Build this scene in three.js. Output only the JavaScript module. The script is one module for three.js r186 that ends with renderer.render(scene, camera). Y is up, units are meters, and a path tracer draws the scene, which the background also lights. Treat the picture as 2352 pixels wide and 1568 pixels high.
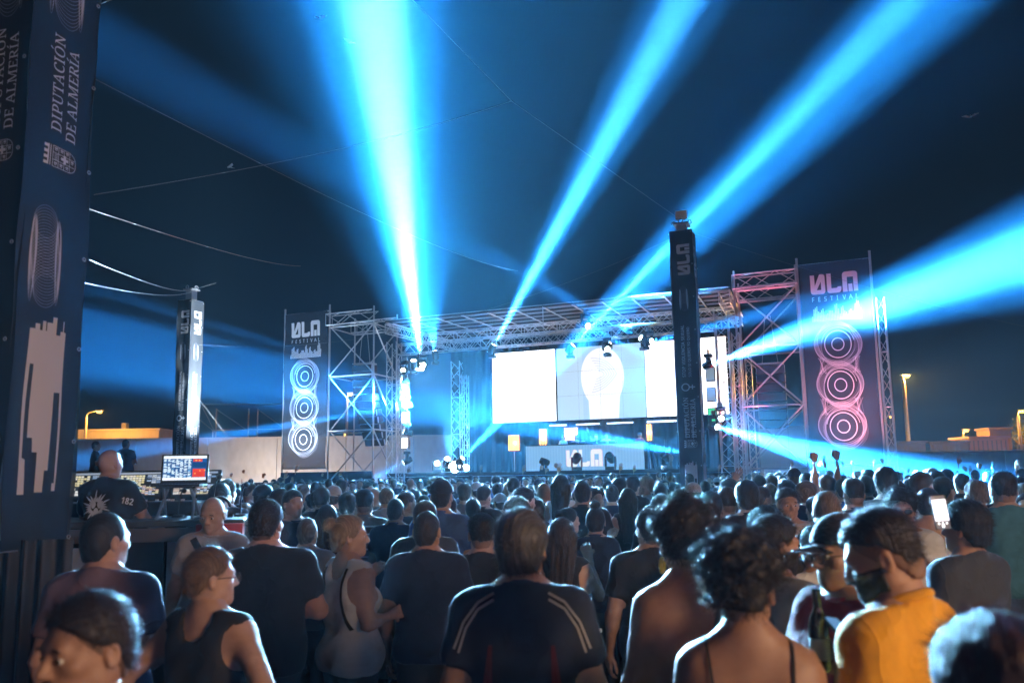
import * as THREE from 'three';
import { mergeGeometries, toCreasedNormals } from 'three/addons/utils/BufferGeometryUtils.js';
import { RoundedBoxGeometry } from 'three/addons/geometries/RoundedBoxGeometry.js';
import { RectAreaLightUniformsLib } from 'three/addons/lights/RectAreaLightUniformsLib.js';

// ---------------------------------------------------------------- camera, sky, air, exposure
const scene = new THREE.Scene();
const camera = new THREE.PerspectiveCamera(48.26, 1024 / 682, 0.1, 900);
camera.position.set(0, 1.9, 0);
camera.rotation.set(THREE.MathUtils.degToRad(7.2), 0, 0);
camera.setViewOffset(2352, 1568, 0, -80, 2352, 1568);   // the picture is the upper part of a taller frame
camera.rotateZ(-0.016);
camera.focus = 16;
camera.userData.fStop = 2.4;
camera.updateMatrixWorld(true);

const renderer = new THREE.WebGLRenderer({ antialias: true });
renderer.toneMapping = THREE.LinearToneMapping;
renderer.toneMappingExposure = 1;
renderer.shadowMap.enabled = true;
RectAreaLightUniformsLib.init();

{ // clear night sky, a little paler toward the horizon on every side
  const W = 64, H = 32, d = new Float32Array(W * H * 4);
  for (let j = 0; j < H; j++) for (let i = 0; i < W; i++) {
    const up = Math.max(0, ((j + 0.5) / H - 0.5) * 2), k = Math.pow(1 - up, 3), o = (j * W + i) * 4;
    d[o] = 0.0016 + 0.0016 * k; d[o + 1] = 0.0028 + 0.003 * k; d[o + 2] = 0.0062 + 0.006 * k; d[o + 3] = 1;
  }
  const t = new THREE.DataTexture(d, W, H, THREE.RGBAFormat, THREE.FloatType);
  t.mapping = THREE.EquirectangularReflectionMapping; t.magFilter = THREE.LinearFilter; t.needsUpdate = true;
  scene.background = t; scene.environment = t;
}
scene.fog = new THREE.FogExp2(new THREE.Color(0.38, 0.72, 1), 0.0008);   // stage smoke hanging in the air

// ---------------------------------------------------------------- helpers
function rng(seed) { let s = seed >>> 0; return () => { s = (s + 0x6d2b79f5) | 0; let t = Math.imul(s ^ (s >>> 15), 1 | s); t = (t + Math.imul(t ^ (t >>> 7), 61 | t)) ^ t; return ((t ^ (t >>> 14)) >>> 0) / 4294967296; }; }
const V3 = (x, y, z) => new THREE.Vector3(x, y, z);
const SC = 1750;   // focal length of the lens in units where the frame is 2352 wide
function at(u, v, depth) {   // the point seen at (u, v) of a 2352 x 1568 frame, `depth` metres in front along -z
  const r = V3((u - 1176) / SC, (864 - v) / SC, -1).applyQuaternion(camera.quaternion);
  return camera.position.clone().add(r.multiplyScalar(-depth / r.z));
}
const STAGE = V3(1.4, 0, -32.4), YAW = -0.365;
const onStage = (x, y, z) => V3(x, y, z).applyAxisAngle(V3(0, 1, 0), YAW).add(STAGE);
function seenOnStage(u, v, z) {   // where the line of sight through (u, v) meets the upright plane at stage depth z
  const r = V3((u - 1176) / SC, (864 - v) / SC, -1).applyQuaternion(camera.quaternion), n = V3(Math.sin(YAW), 0, Math.cos(YAW)), q = camera.position.clone().sub(STAGE);
  return camera.position.clone().addScaledVector(r, (z - q.dot(n)) / r.dot(n));
}
const taken = new Map();
function numbered(name) { const n = taken.get(name) ?? 0; taken.set(name, n + 1); return n ? name + '_' + String(n).padStart(3, '0') : name; }
function shadows(o) { o.traverse((m) => { if (m.isMesh) { m.castShadow = true; m.receiveShadow = true; } }); return o; }
function thing(name, label, category, pos = V3(0, 0, 0), turn = 0, group) {
  const o = new THREE.Group(); o.name = numbered(name); o.position.copy(pos); o.rotation.y = turn;
  o.userData = { label, category }; if (group) o.userData.group = group;
  scene.add(o); return o;
}
function part(parent, name, geo, mat, label) {
  const m = new THREE.Mesh(geo, mat); m.name = name; m.castShadow = m.receiveShadow = true;
  if (label) m.userData.label = label;
  parent.add(m); return m;
}
function struct(name, geo, mat) { const m = part(scene, name, geo, mat); m.userData.kind = 'structure'; return m; }
const box = (w, h, d, x = 0, y = 0, z = 0) => new THREE.BoxGeometry(w, h, d).translate(x, y, z);
const rbox = (w, h, d, r, x = 0, y = 0, z = 0) => new RoundedBoxGeometry(w, h, d, 2, r).translate(x, y, z);
function bar(a, b, r, seg = 6) {   // a round tube from a to b
  const d = b.clone().sub(a), g = new THREE.CylinderGeometry(r, r, d.length(), seg, 1);
  g.applyQuaternion(new THREE.Quaternion().setFromUnitVectors(V3(0, 1, 0), d.clone().normalize()));
  return g.translate((a.x + b.x) / 2, (a.y + b.y) / 2, (a.z + b.z) / 2);
}
const merge = (list) => mergeGeometries(list.map((g) => (g.index ? g.toNonIndexed() : g)).map((g) => { const k = g.clone(); for (const n of Object.keys(k.attributes)) if (!['position', 'normal', 'uv'].includes(n)) k.deleteAttribute(n); return k; }));
const lin = (r, g, b) => new THREE.Color().setRGB(r, g, b);
const mat = (r, g, b, rough = 0.7, metal = 0, more = {}) => new THREE.MeshPhysicalMaterial({ color: lin(r, g, b), roughness: rough, metalness: metal, ...more });
function glow(r, g, b, k = 1, more = {}) { return new THREE.MeshStandardMaterial({ color: 0x000000, emissive: lin(r, g, b), emissiveIntensity: k, roughness: 0.5, ...more }); }
function noiseTex(size, seed, f, srgb = true) {   // f(x, y, random) -> [r, g, b] 0..255
  const d = new Uint8Array(size * size * 4), R = rng(seed);
  for (let j = 0; j < size; j++) for (let i = 0; i < size; i++) { const c = f(i, j, R), o = (j * size + i) * 4; d[o] = c[0]; d[o + 1] = c[1]; d[o + 2] = c[2]; d[o + 3] = 255; }
  const t = new THREE.DataTexture(d, size, size); t.wrapS = t.wrapT = THREE.RepeatWrapping; t.magFilter = THREE.LinearFilter; if (srgb) t.colorSpace = THREE.SRGBColorSpace; t.needsUpdate = true; return t;
}
function valueNoise(seed, n = 64) {   // tileable value noise over the unit square, period n lattice cells at its finest
  const R = rng(seed), g = new Float32Array(n * n).map(() => R()), s = (t) => t * t * (3 - 2 * t);
  const one = (x, y, c) => { x *= c; y *= c; const i = Math.floor(x), j = Math.floor(y), u = s(x - i), v = s(y - j), q = (a, b) => g[(((b % c) + c) % c) * n + (((a % c) + c) % c)];
    return (q(i, j) * (1 - u) + q(i + 1, j) * u) * (1 - v) + (q(i, j + 1) * (1 - u) + q(i + 1, j + 1) * u) * v; };
  return (x, y, c = 4, oct = 4) => { let a = 0.5, t = 0, w = 0; for (let k = 0; k < oct; k++, a *= 0.5, c *= 2) { t += a * one(x, y, Math.min(c, n)); w += a; } return t / w; };
}
function canvasTex(w, h, draw, srgb = true) {
  const c = document.createElement('canvas'); c.width = w; c.height = h; draw(c.getContext('2d'), w, h);
  const t = new THREE.CanvasTexture(c); if (srgb) t.colorSpace = THREE.SRGBColorSpace; t.magFilter = THREE.LinearFilter; return t;
}
const M = {
  steel: mat(0.5, 0.5, 0.52, 0.38, 0.9), alu: mat(0.72, 0.73, 0.75, 0.3, 0.95), dark: mat(0.02, 0.02, 0.022, 0.5), black: mat(0.012, 0.012, 0.013, 0.8), rubber: mat(0.015, 0.015, 0.016, 0.9),
  scaf: mat(0.55, 0.55, 0.56, 0.45, 0.75), white: mat(0.75, 0.75, 0.74, 0.6), red: mat(0.45, 0.03, 0.03, 0.5), grille: mat(0.03, 0.03, 0.032, 0.55, 0.3), wood: mat(0.2, 0.12, 0.07, 0.6),
};
// ---------------------------------------------------------------- ground
{
  const n = valueNoise(11), g = noiseTex(512, 5, (i, j, R) => { const a = n(i / 512, j / 512, 4, 5), c = 38 + a * 34 + R() * 16; return [c, c * 0.98, c * 0.95]; });
  const b = noiseTex(256, 6, (i, j, R) => { const c = 90 + R() * 120; return [c, c, c]; }, false);
  g.repeat.set(1 / 6, 1 / 6); b.repeat.set(1 / 0.7, 1 / 0.7);
  const geo = new THREE.PlaneGeometry(760, 700, 8, 8).rotateX(-Math.PI / 2).translate(0, 0, -220), uv = geo.attributes.uv, p = geo.attributes.position;
  for (let i = 0; i < uv.count; i++) uv.setXY(i, p.getX(i), p.getZ(i));
  struct('ground', geo, new THREE.MeshStandardMaterial({ map: g, bumpMap: b, bumpScale: 0.004, roughness: 0.92 }));
}
// ---------------------------------------------------------------- stage
function trussParts(parent, a, b, size, mm, step = 0.5, side = null, tube = 0.028) {   // square lattice truss from a to b: four chords and their lacing
  const d = b.clone().sub(a), len = d.length(), ax = d.clone().normalize();
  const s1 = side ?? (Math.abs(ax.y) > 0.8 ? V3(1, 0, 0) : V3(0, 1, 0)), u = V3().crossVectors(ax, s1).normalize(), w = V3().crossVectors(u, ax).normalize(), h = size / 2;
  const c = [[-1, -1], [1, -1], [1, 1], [-1, 1]].map(([x, y]) => u.clone().multiplyScalar(x * h).addScaledVector(w, y * h));
  for (const o of c) part(parent, 'chord', bar(a.clone().add(o), b.clone().add(o), tube, 7), mm);
  const lace = [], n = Math.max(2, Math.round(len / step));
  for (let f = 0; f < 4; f++) {
    const p = c[f], q = c[(f + 1) % 4];
    for (let k = 0; k < n; k++) {
      const s = a.clone().addScaledVector(ax, (k / n) * len), e = a.clone().addScaledVector(ax, ((k + 1) / n) * len);
      lace.push(bar(s.clone().add(k % 2 ? p : q), e.clone().add(k % 2 ? q : p), tube * 0.55, 5));
      if (k % 4 === 0) lace.push(bar(s.clone().add(p), s.clone().add(q), tube * 0.55, 5));
    }
  }
  part(parent, 'lacing', merge(lace), mm).userData.kind = 'stuff';
}
{
  const deck = thing('stage_platform', 'black stage platform raised above the heads of the crowd', 'stage', STAGE, YAW);
  part(deck, 'deck', box(15.4, 0.16, 7.6, 0, 1.87, -3.7), mat(0.03, 0.03, 0.032, 0.55));
  part(deck, 'skirt', box(15.3, 1.76, 0.06, 0, 0.89, 0.05), M.black);
  for (const x of [-7.6, 7.6]) part(deck, 'side_skirt', box(0.06, 1.76, 7.4, x, 0.89, -3.75), M.black);
  for (let k = 0; k < 5; k++) part(deck, 'step', box(1.2, 0.05, 0.32, 6.4, 0.3 + k * 0.3, 1.7 - k * 0.3), M.dark);

  const drape = (name, label, x0, x1, y0, y1, z, seed) => {
    const n = Math.round((x1 - x0) / 0.05), g = new THREE.PlaneGeometry(x1 - x0, y1 - y0, n, 4), p = g.attributes.position, R = rng(seed), ph = R() * 9;
    for (let i = 0; i < p.count; i++) { const x = p.getX(i); p.setZ(i, 0.06 * Math.sin(x * 9 + ph + 1.4 * Math.sin(x * 2.3)) + 0.03 * Math.sin(x * 23)); }
    g.computeVertexNormals();
    const o = thing(name, label, 'curtain', onStage((x0 + x1) / 2, (y0 + y1) / 2, z), YAW); part(o, 'cloth', g, mat(0.018, 0.018, 0.02, 0.85)); return o;
  };
  drape('stage_backdrop', 'black curtain hanging across the back of the stage behind the screens', -7.8, 7.8, 1.96, 8.7, -7.1, 3);

  const roof = thing('stage_roof', 'flat stage roof of white sheets on dark purlins and lattice beams', 'roof', STAGE, YAW);
  const y0 = 9.0, slope = 0.03, ry = (z) => y0 - z * slope;   // rises toward the back
  const sheet = mat(0.22, 0.22, 0.23, 0.8);
  for (let i = 0; i < 12; i++) for (let j = 0; j < 4; j++) {
    const x = -7.8 + (i + 0.5) * (15.6 / 12), z = 0.2 - (j + 0.5) * 1.85, g = new THREE.BoxGeometry(15.6 / 12 - 0.05, 0.02, 1.8).rotateX(Math.atan(slope)).translate(x, ry(z) + 0.07, z);
    part(roof, 'roof_sheet', g, sheet);
  }
  for (let i = 0; i <= 12; i++) { const x = -7.8 + i * (15.6 / 12); part(roof, 'rafter', bar(V3(x, ry(0) - 0.02, 0), V3(x, ry(-7.2) - 0.02, -7.2), 0.035, 6), M.steel); }
  for (let j = 0; j < 9; j++) { const z = -j * 0.9; part(roof, 'purlin', box(15.7, 0.07, 0.05, 0, ry(z) + 0.02, z), M.dark); }
  for (const z of [-3.6, -7.0]) trussParts(roof, V3(-7.7, ry(z) - 0.33, z), V3(7.7, ry(z) - 0.33, z), 0.42, M.alu, 0.45);
  for (const x of [-7.6, 7.6]) trussParts(roof, V3(x, ry(0) - 0.33, 0.05), V3(x, ry(-7.0) - 0.33, -6.7), 0.42, M.alu, 0.45);

  const tr = thing('lighting_truss', 'long square lattice truss carrying lights across the stage front', 'truss', STAGE, YAW);
  trussParts(tr, V3(-7.1, 7.62, 0.05), V3(7.1, 7.62, 0.05), 0.46, M.alu, 0.42);
  for (const x of [-6, 0, 6]) part(tr, 'hanger', bar(V3(x, 7.85, 0.05), V3(x, ry(0), 0.05), 0.015), M.steel);
  [[-7.35, 0, 'left front lattice column of the stage, hung with small lights'], [7.45, 0, 'right front lattice column of the stage beside the speaker tower'], [-7.35, -6.9, 'left rear lattice column of the stage'], [7.45, -6.9, 'right rear lattice column of the stage']].forEach(([x, z, l]) => {
    const c = thing('truss_column', l, 'truss', onStage(x, 0, z), YAW, 'lattice columns of the stage');
    part(c, 'base_plate', box(0.9, 0.03, 0.9, 0, 0.015, 0), M.steel);
    trussParts(c, V3(0, 0.03, 0), V3(0, 8.0, 0), 0.5, M.alu, 0.5);
    trussParts(c, V3(0.5, 0.03, 0.06), V3(0.5, 7.2, 0.06), 0.28, M.alu, 0.42, null, 0.02);
  });
}
// ---------------------------------------------------------------- festival lettering, drawn as shapes in a unit box
function olaLogo(x, X, Y, S) {   // x: 2d context; the three joined letters in a box 3.2 S wide, 1.3 S high with its top left at (X, Y)
  x.save(); x.translate(X, Y); x.scale(S, S);
  const rr = (a, b, w, h, r) => { x.beginPath(); x.roundRect(a, b, w, h, r); };
  // first letter: slashed ring, open at the top left
  x.beginPath(); x.moveTo(0, 0.04); x.lineTo(0.3, 0.04); x.lineTo(0.3, 0.74); x.lineTo(0.62, 0.06); x.quadraticCurveTo(0.66, 0, 0.76, 0.01); x.lineTo(0.86, 0.02); x.quadraticCurveTo(1.0, 0.05, 1.0, 0.22);
  x.lineTo(1.0, 1.08); x.quadraticCurveTo(1.0, 1.3, 0.78, 1.3); x.lineTo(0.22, 1.3); x.quadraticCurveTo(0, 1.3, 0, 1.08); x.closePath();
  x.moveTo(0.42, 1.02); x.lineTo(0.72, 1.02); x.lineTo(0.72, 0.5); x.closePath(); x.fill('evenodd');
  // second letter
  x.beginPath(); x.moveTo(1.12, 0.02); x.lineTo(1.42, 0.02); x.lineTo(1.42, 0.98); x.lineTo(1.72, 0.98); x.quadraticCurveTo(1.8, 0.98, 1.84, 0.9); x.lineTo(2.08, 0.9); x.lineTo(2.08, 1.06); x.quadraticCurveTo(2.06, 1.3, 1.84, 1.3); x.lineTo(1.34, 1.3); x.quadraticCurveTo(1.12, 1.3, 1.12, 1.08); x.closePath(); x.fill();
  // third letter: arch with a bar in its foot
  x.beginPath(); x.moveTo(2.16, 1.3); x.lineTo(2.16, 0.24); x.quadraticCurveTo(2.16, 0, 2.4, 0); x.lineTo(2.94, 0); x.quadraticCurveTo(3.18, 0, 3.18, 0.24); x.lineTo(3.18, 1.3); x.lineTo(2.88, 1.3); x.lineTo(2.88, 0.36); x.lineTo(2.48, 0.36); x.lineTo(2.48, 1.3); x.closePath(); x.fill();
  x.fillRect(2.54, 0.8, 0.28, 0.5);
  x.restore();
}
// ---------------------------------------------------------------- LED screens and desk
{
  const px = (draw, w, h) => canvasTex(w, h, draw);
  const plain = px((x, w, h) => { x.fillStyle = '#ffffff'; x.fillRect(0, 0, w, h); x.fillStyle = '#fdfcff'; x.fillRect(0, 0, w, h / 2); }, 64, 64);
  const headPic = px((x, w, h) => {
    x.fillStyle = '#b4d3f0'; x.fillRect(0, 0, w, h); x.fillStyle = '#c2dcf4'; x.fillRect(0, 0, w * 0.3, h);
    x.fillStyle = '#fffdfc'; x.beginPath(); x.moveTo(w * 0.37, h); x.lineTo(w * 0.36, h * 0.74); x.bezierCurveTo(w * 0.22, h * 0.5, w * 0.26, h * 0.04, w * 0.52, h * 0.03); x.bezierCurveTo(w * 0.78, h * 0.04, w * 0.82, h * 0.46, w * 0.72, h * 0.7); x.lineTo(w * 0.7, h); x.closePath(); x.fill();
    x.strokeStyle = '#e6e2f4'; x.lineWidth = w * 0.012;
    for (let k = 1; k < 7; k++) { const r = k * w * 0.028; x.beginPath(); x.moveTo(w * 0.5 - r * 0.6, h * 0.38 - r); x.quadraticCurveTo(w * 0.52 + r * 0.5, h * 0.38 - r, w * 0.52 + r, h * 0.4); x.quadraticCurveTo(w * 0.52 + r * 0.3, h * 0.4 + r, w * 0.47 - r * 0.4, h * 0.42 + r); x.stroke(); }
  }, 512, 400);
  const rosy = px((x, w, h) => { x.fillStyle = '#fff2f0'; x.fillRect(0, 0, w, h); x.fillStyle = '#ffffff'; x.fillRect(0, h * 0.3, w, h * 0.7); }, 64, 64);
  const scr = (name, label, x0, x1, tex, k, withLight, cut) => {
    const w = x1 - x0, h = 3.72, o = thing(name, label, 'screen', onStage((x0 + x1) / 2, 6.36, -6.5), YAW, 'video screens at the back of the stage');
    part(o, 'housing', box(w, h, 0.16, 0, 0, -0.09), M.dark);
    const nx = 4;
    for (let i = 0; i < nx; i++) for (let j = 0; j < 3; j++) {
      const g = new THREE.PlaneGeometry(w / nx - 0.006, h / 3 - 0.006).translate(-w / 2 + (i + 0.5) * w / nx, -h / 2 + (j + 0.5) * h / 3, 0.004), uv = g.attributes.uv;
      for (let q = 0; q < 4; q++) uv.setXY(q, (i + uv.getX(q)) / nx, (j + uv.getY(q)) / 3);
      part(o, 'screen_panel', g, new THREE.MeshStandardMaterial({ color: 0x000000, emissive: 0xffffff, emissiveMap: tex, emissiveIntensity: k, roughness: 0.6 }));
    }
    return o;
  };
  scr('video_screen', 'blank white left video screen at the back of the stage', -5.1, -1.58, plain, 2.4);
  scr('video_screen', 'middle video screen showing a white head on pale blue', -1.5, 3.06, headPic, 1.0);
  scr('video_screen', 'rosy white right video screen half hidden by the banner mast', 3.09, 7.0, rosy, 2.2);

  const dj = thing('performer_desk', 'long pale blue lit stage desk with white block lettering', 'desk', onStage(0.64, 1.955, -3.5), YAW);
  part(dj, 'desk_body', box(5.66, 1.16, 0.9, 0, 0.59, -0.47), M.dark);
  part(dj, 'desk_screen', new THREE.PlaneGeometry(5.66, 1.2).translate(0, 0.6, 0.01), new THREE.MeshStandardMaterial({ color: 0x000000, emissive: 0xffffff, emissiveIntensity: 0.85, roughness: 0.6,
    emissiveMap: canvasTex(1260, 240, (x, w, h) => { x.fillStyle = '#86bbe8'; x.fillRect(0, 0, w, h); x.fillStyle = '#8fc2ec'; for (let i = 0; i < 40; i++) x.fillRect(i * 31.5, 0, 15, h); x.fillStyle = '#f3c9e8'; x.save(); x.shadowColor = '#ffd0ea'; olaLogo(x, 443, 46, 123); x.restore(); x.fillStyle = '#fffdfd'; olaLogo(x, 448, 50, 120); }) }));
  part(dj, 'desk_top', box(5.74, 0.05, 1.0, 0, 1.2, -0.45), M.black);
  const gear = [['mixer', 0.1, 0.38, 0.11], ['media_player', -0.38, 0.34, 0.1], ['media_player', 0.58, 0.34, 0.1], ['media_player', -0.85, 0.34, 0.1], ['media_player', 1.05, 0.34, 0.1]];
  gear.forEach(([n, x, w, h], i) => { const o = thing(n, ['black club mixer in the middle of the performer desk', 'black media player just left of the mixer on the desk', 'black media player just right of the mixer on the desk', 'leftmost black media player on the performer desk', 'rightmost black media player on the performer desk'][i], 'deck', onStage(x + 0.9, 3.185, -3.95), YAW, i ? 'players on the performer desk' : undefined); part(o, 'case', rbox(w, h, 0.4, 0.01, 0, h / 2, 0), M.dark); part(o, 'jog_dial', new THREE.CylinderGeometry(0.1, 0.1, 0.03, 20).translate(0, h + 0.015, 0.05), M.steel); });
  // light bars and blinders under the screens
  const bars = [[0.34, 4.2, 1.2, 0.06, [0.75, 0.88, 1], 4], [1.95, 4.2, 1.3, 0.05, [0.75, 0.88, 1], 4], [3.96, 4.2, 1.4, 0.07, [0.75, 0.88, 1], 4], [-1.2, 4.2, 0.9, 0.06, [0.8, 0.9, 1], 4]];
  bars.forEach(([x, y, w, h, c, k], i) => { const o = thing('light_bar', ['first', 'second', 'third', 'leftmost'][i === 3 ? 3 : i] + ' white light bar glowing under the stage screens' + (i === 3 ? '' : ', counted from the desk middle'), 'light', onStage(x, y, -5.5), YAW, 'white light bars under the screens'); part(o, 'bar_body', box(w + 0.06, 0.13, 0.1, 0, 0, -0.06), M.dark); for (let q = 0; q < 12; q++) part(o, 'light_cell', box(w / 12 - 0.02, h, 0.02, -w / 2 + (q + 0.5) * w / 12, 0, 0.003), glow(c[0], c[1], c[2], k)); });
  const blinders = [[-2.03, 3.55, 0.4, 1.0], [-0.56, 3.75, 0.7, 0.65], [3.33, 3.7, 0.24, 0.8], [-3.6, 3.4, 0.6, 0.8]];
  blinders.forEach(([x, y, w, h], i) => {
    const o = thing('blinder_light', ['tall amber blinder panel left of the performers', 'square amber blinder panel behind the performers', 'narrow amber blinder panel right of the performers', 'amber blinder panel at the far left under the screens'][i], 'light', onStage(x, y, -5.6), YAW, 'amber blinder panels under the screens');
    part(o, 'frame', rbox(w + 0.08, h + 0.08, 0.12, 0.02, 0, 0, -0.07), M.dark);
    part(o, 'stand', bar(V3(0, -h / 2, -0.06), V3(0, 1.95 - y, -0.06), 0.025), M.steel);
    const nx = Math.max(2, Math.round(w / 0.12)), ny = Math.max(2, Math.round(h / 0.12));
    const cell = new THREE.CylinderGeometry(0.045, 0.045, 0.02, 10).rotateX(Math.PI / 2), gm = glow(1, 0.38, 0.06, 7);
    for (let a = 0; a < nx; a++) for (let b = 0; b < ny; b++) part(o, 'lamp_cell', cell.clone().translate(-w / 2 + (a + 0.5) * w / nx, -h / 2 + (b + 0.5) * h / ny, 0), gm);
    const L = new THREE.PointLight(lin(1, 0.45, 0.12), 14); L.position.set(0, 0, 0.12); L.castShadow = true; o.add(L);
  });
}
// ---------------------------------------------------------------- stage lamps: every one a fixture with its own spot light
const BLUE = [0.04, 0.4, 1.0], PALE = [0.27, 0.62, 1.0];
const lensGeo = new THREE.CylinderGeometry(0.1, 0.1, 0.05, 20).rotateX(Math.PI / 2);
const lampHeadGeo = new THREE.LatheGeometry([[0.001, -0.24], [0.09, -0.235], [0.13, -0.2], [0.15, -0.05], [0.145, 0.1], [0.14, 0.17], [0.118, 0.172], [0.112, 0.1]].map(([x, y]) => new THREE.Vector2(x, y)), 20).rotateX(Math.PI / 2);
function movingHead(pos, aim, label, { angle = 4, power = 2000, color = BLUE, hang = true, lens = 30, pen = 0.5, name = 'moving_head_light', scale = 1, size = 3, halo } = {}) {
  const o = thing(name, label, 'stage light', pos, 0, 'moving head lights on and around the stage'); o.scale.setScalar(scale);
  const dir = aim.clone().sub(pos).normalize(), s = hang ? 1 : -1, flat = Math.atan2(dir.x, dir.z);
  const turn = (g) => g.rotateY(flat);
  part(o, 'base', turn(rbox(0.34, 0.12, 0.3, 0.02, 0, s * 0.36, 0)), M.dark);
  part(o, 'yoke', turn(merge([box(0.04, 0.32, 0.12, -0.19, s * 0.14, 0), box(0.04, 0.32, 0.12, 0.19, s * 0.14, 0), box(0.42, 0.04, 0.12, 0, s * 0.29, 0)])), M.dark);
  if (hang) part(o, 'clamp', turn(box(0.2, 0.18, 0.05, 0, s * 0.5, 0)), M.steel);
  const h = part(o, 'head', lampHeadGeo, M.dark), q = new THREE.Quaternion().setFromUnitVectors(V3(0, 0, 1), dir);
  h.quaternion.copy(q);
  const l = part(o, 'lens_light', lensGeo, color[0] > color[2] ? glow(...color, lens) : glow(0.6 + 0.4 * color[0], 0.75 + 0.25 * color[1], 1, lens)); l.quaternion.copy(q); l.position.copy(dir).multiplyScalar(0.16);
  const L = new THREE.SpotLight(lin(...color), power, 0, THREE.MathUtils.degToRad(angle), pen, 2);
  L.position.copy(dir).multiplyScalar(0.162); L.target.position.copy(dir).multiplyScalar(5); L.castShadow = true; L.shadow.radius = size;
  o.add(L); o.add(L.target);
  if (halo) { const H = L.clone(); H.color.setRGB(...BLUE); H.angle = THREE.MathUtils.degToRad(halo[0]); H.penumbra = 1; H.intensity = halo[1] * 4.2; H.target = L.target; o.add(H); }   // stray light round the beam
  return o;
}
// where each lamp is seen, its depth on the stage, a point its beam goes through (u, v, metres away), half angle, strength
const beams = [
  ['lamp on the stage front truss sending the thick white beam straight up', 966, 822, 0.75, [884, 200, 35.2], 6.8, 1200000, { hang: false, color: [0.3, 0.66, 1], halo: [14, 330000] }],
  ['lamp left of the blank screen sending a beam up to the right', 1130, 800, 0.75, [1410, 290, 30.8], 3.9, 1000000, { hang: false, color: [0.12, 0.52, 1], halo: [8, 150000] }],
  ['lamp above the middle screen sending a smoky beam far up right', 1310, 800, 0.75, [1810, 280, 28.4], 3.1, 1100000, { hang: false, color: [0.12, 0.52, 1], halo: [5.5, 50000] }],
  ['lamp on the right stage column sending a wide beam to the right', 1628, 838, 0.7, [2352, 585, 25], 6.5, 1100000, { color: [0.12, 0.52, 1], halo: [11, 260000] }],
  ['low lamp on the right stage column beaming down over the crowd', 1640, 978, 0.7, [2010, 1082, 24], 7, 1600000],
  ['lamp behind the right end of the screens with a faint rising beam', 1490, 785, 0.75, [1800, 712, 25], 4, 160000],
  ['middle lamp of the left stage column with a bright beam to the left', 935, 930, 0.6, [520, 1000, 34], 2.3, 420000],
  ['upper lamp of the left stage column with a thin beam to the left', 930, 875, 0.6, [180, 655, 30], 1.9, 90000],
  ['lower lamp of the left stage column with a short pale beam', 936, 993, 0.6, [700, 945, 34], 2.2, 60000],
  ['lamp low on the stage front edge throwing the broad glare up right', 1056, 1058, 1.5, [1790, 330, 26.5], 5, 700000, { hang: false }],
  ['lowest lamp of the left stage column with a slanting white beam', 935, 1058, 0.6, [845, 1106, 34], 4.5, 140000],
  ['floor lamp in front of the lit desk with a thin beam to the left', 1250, 1060, -0.4, [1120, 1012, 34], 2, 70000, { hang: false }],
  ['lamp beside the banner mast beaming left across the desk', 1608, 1046, 0.3, [1300, 992, 31.5], 5, 480000, { hang: false }],
  ['roof lamp with a faint beam slanting down across the screens', 1345, 745, 0.75, [1600, 880, 26], 4, 100000],
  ['roof lamp whose faint wide beam crosses the sky to the far left', 1480, 780, 0.75, [250, 110, 24], 4.2, 90000, { hang: false }],
  ['wash lamp on the truss filling the sky over the stage with soft blue', 1000, 815, 0.75, [915, 330, 33], 24, 30000, { hang: false }],
  ['wash lamp above the screens filling the sky to the right with blue', 1395, 795, 0.75, [1720, 380, 29], 28, 9000, { hang: false }],
];
for (const [l, u, v, z, e, angle, power, o] of beams) movingHead(seenOnStage(u, v, z), at(...e), 'black ' + l, { angle, power: power * 4.1, pen: 1, ...o });
// lamps turned straight at the audience
movingHead(seenOnStage(968, 845, 0.9), at(1000, 1300, 12), 'black truss lamp blazing straight into the crowd below the thick beam', { angle: 16, power: 26000, color: PALE, lens: 60, size: 6, pen: 1 });
movingHead(seenOnStage(1004, 1064, 1.5), at(1030, 1120, 6), 'black floor lamp at the stage edge blazing into the lens', { angle: 8, power: 42000, color: PALE, hang: false, lens: 80, size: 7, pen: 1 });
movingHead(seenOnStage(1395, 800, 0.9), at(1600, 1300, 13), 'black truss lamp over the middle screen turned down onto the crowd', { angle: 16, power: 24000, color: PALE, lens: 30, size: 6, pen: 1 });
movingHead(seenOnStage(1655, 960, 0.9), at(2160, 1125, 12), 'black column lamp washing the right part of the crowd', { angle: 11, power: 40000, color: PALE, lens: 30, size: 6, pen: 1 });
function searchlight(pos, aim, label, R, k) {   // big round lamp seen almost head-on
  const o = thing('searchlight', label, 'stage light', pos, 0, 'big round lamps facing the crowd'), q = new THREE.Quaternion().setFromUnitVectors(V3(0, 0, 1), aim.clone().sub(pos).normalize()), put = (m) => m.quaternion.copy(q);
  put(part(o, 'drum', new THREE.LatheGeometry([[0.001, -0.5], [R * 0.7, -0.46], [R * 1.04, -0.1], [R * 1.05, 0.03], [R * 0.99, 0.03], [R * 0.97, -0.02]].map(([x, y]) => new THREE.Vector2(x, y)), 32).rotateX(Math.PI / 2), M.dark));
  put(part(o, 'lens_light', new THREE.SphereGeometry(R * 1.6, 24, 8, 0, 6.283, 0, Math.asin(0.97 / 1.6)).translate(0, -R * 1.6 * Math.cos(Math.asin(0.97 / 1.6)), 0).rotateX(Math.PI / 2), glow(0.85, 0.94, 1, k)));
  for (const s of [-1, 1]) put(part(o, 'bracket', box(0.05, 0.1, 0.4, s * (R * 1.07), 0, -0.2), M.steel));
}
searchlight(seenOnStage(962, 842, 0.6), V3(-1, 2, 0), 'big round lamp glaring white under the thick upright beam', 0.17, 160);
searchlight(seenOnStage(1044, 1072, 0.5), V3(0, 2, 0), 'larger round lamp glaring white at the stage edge', 0.24, 160);
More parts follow.
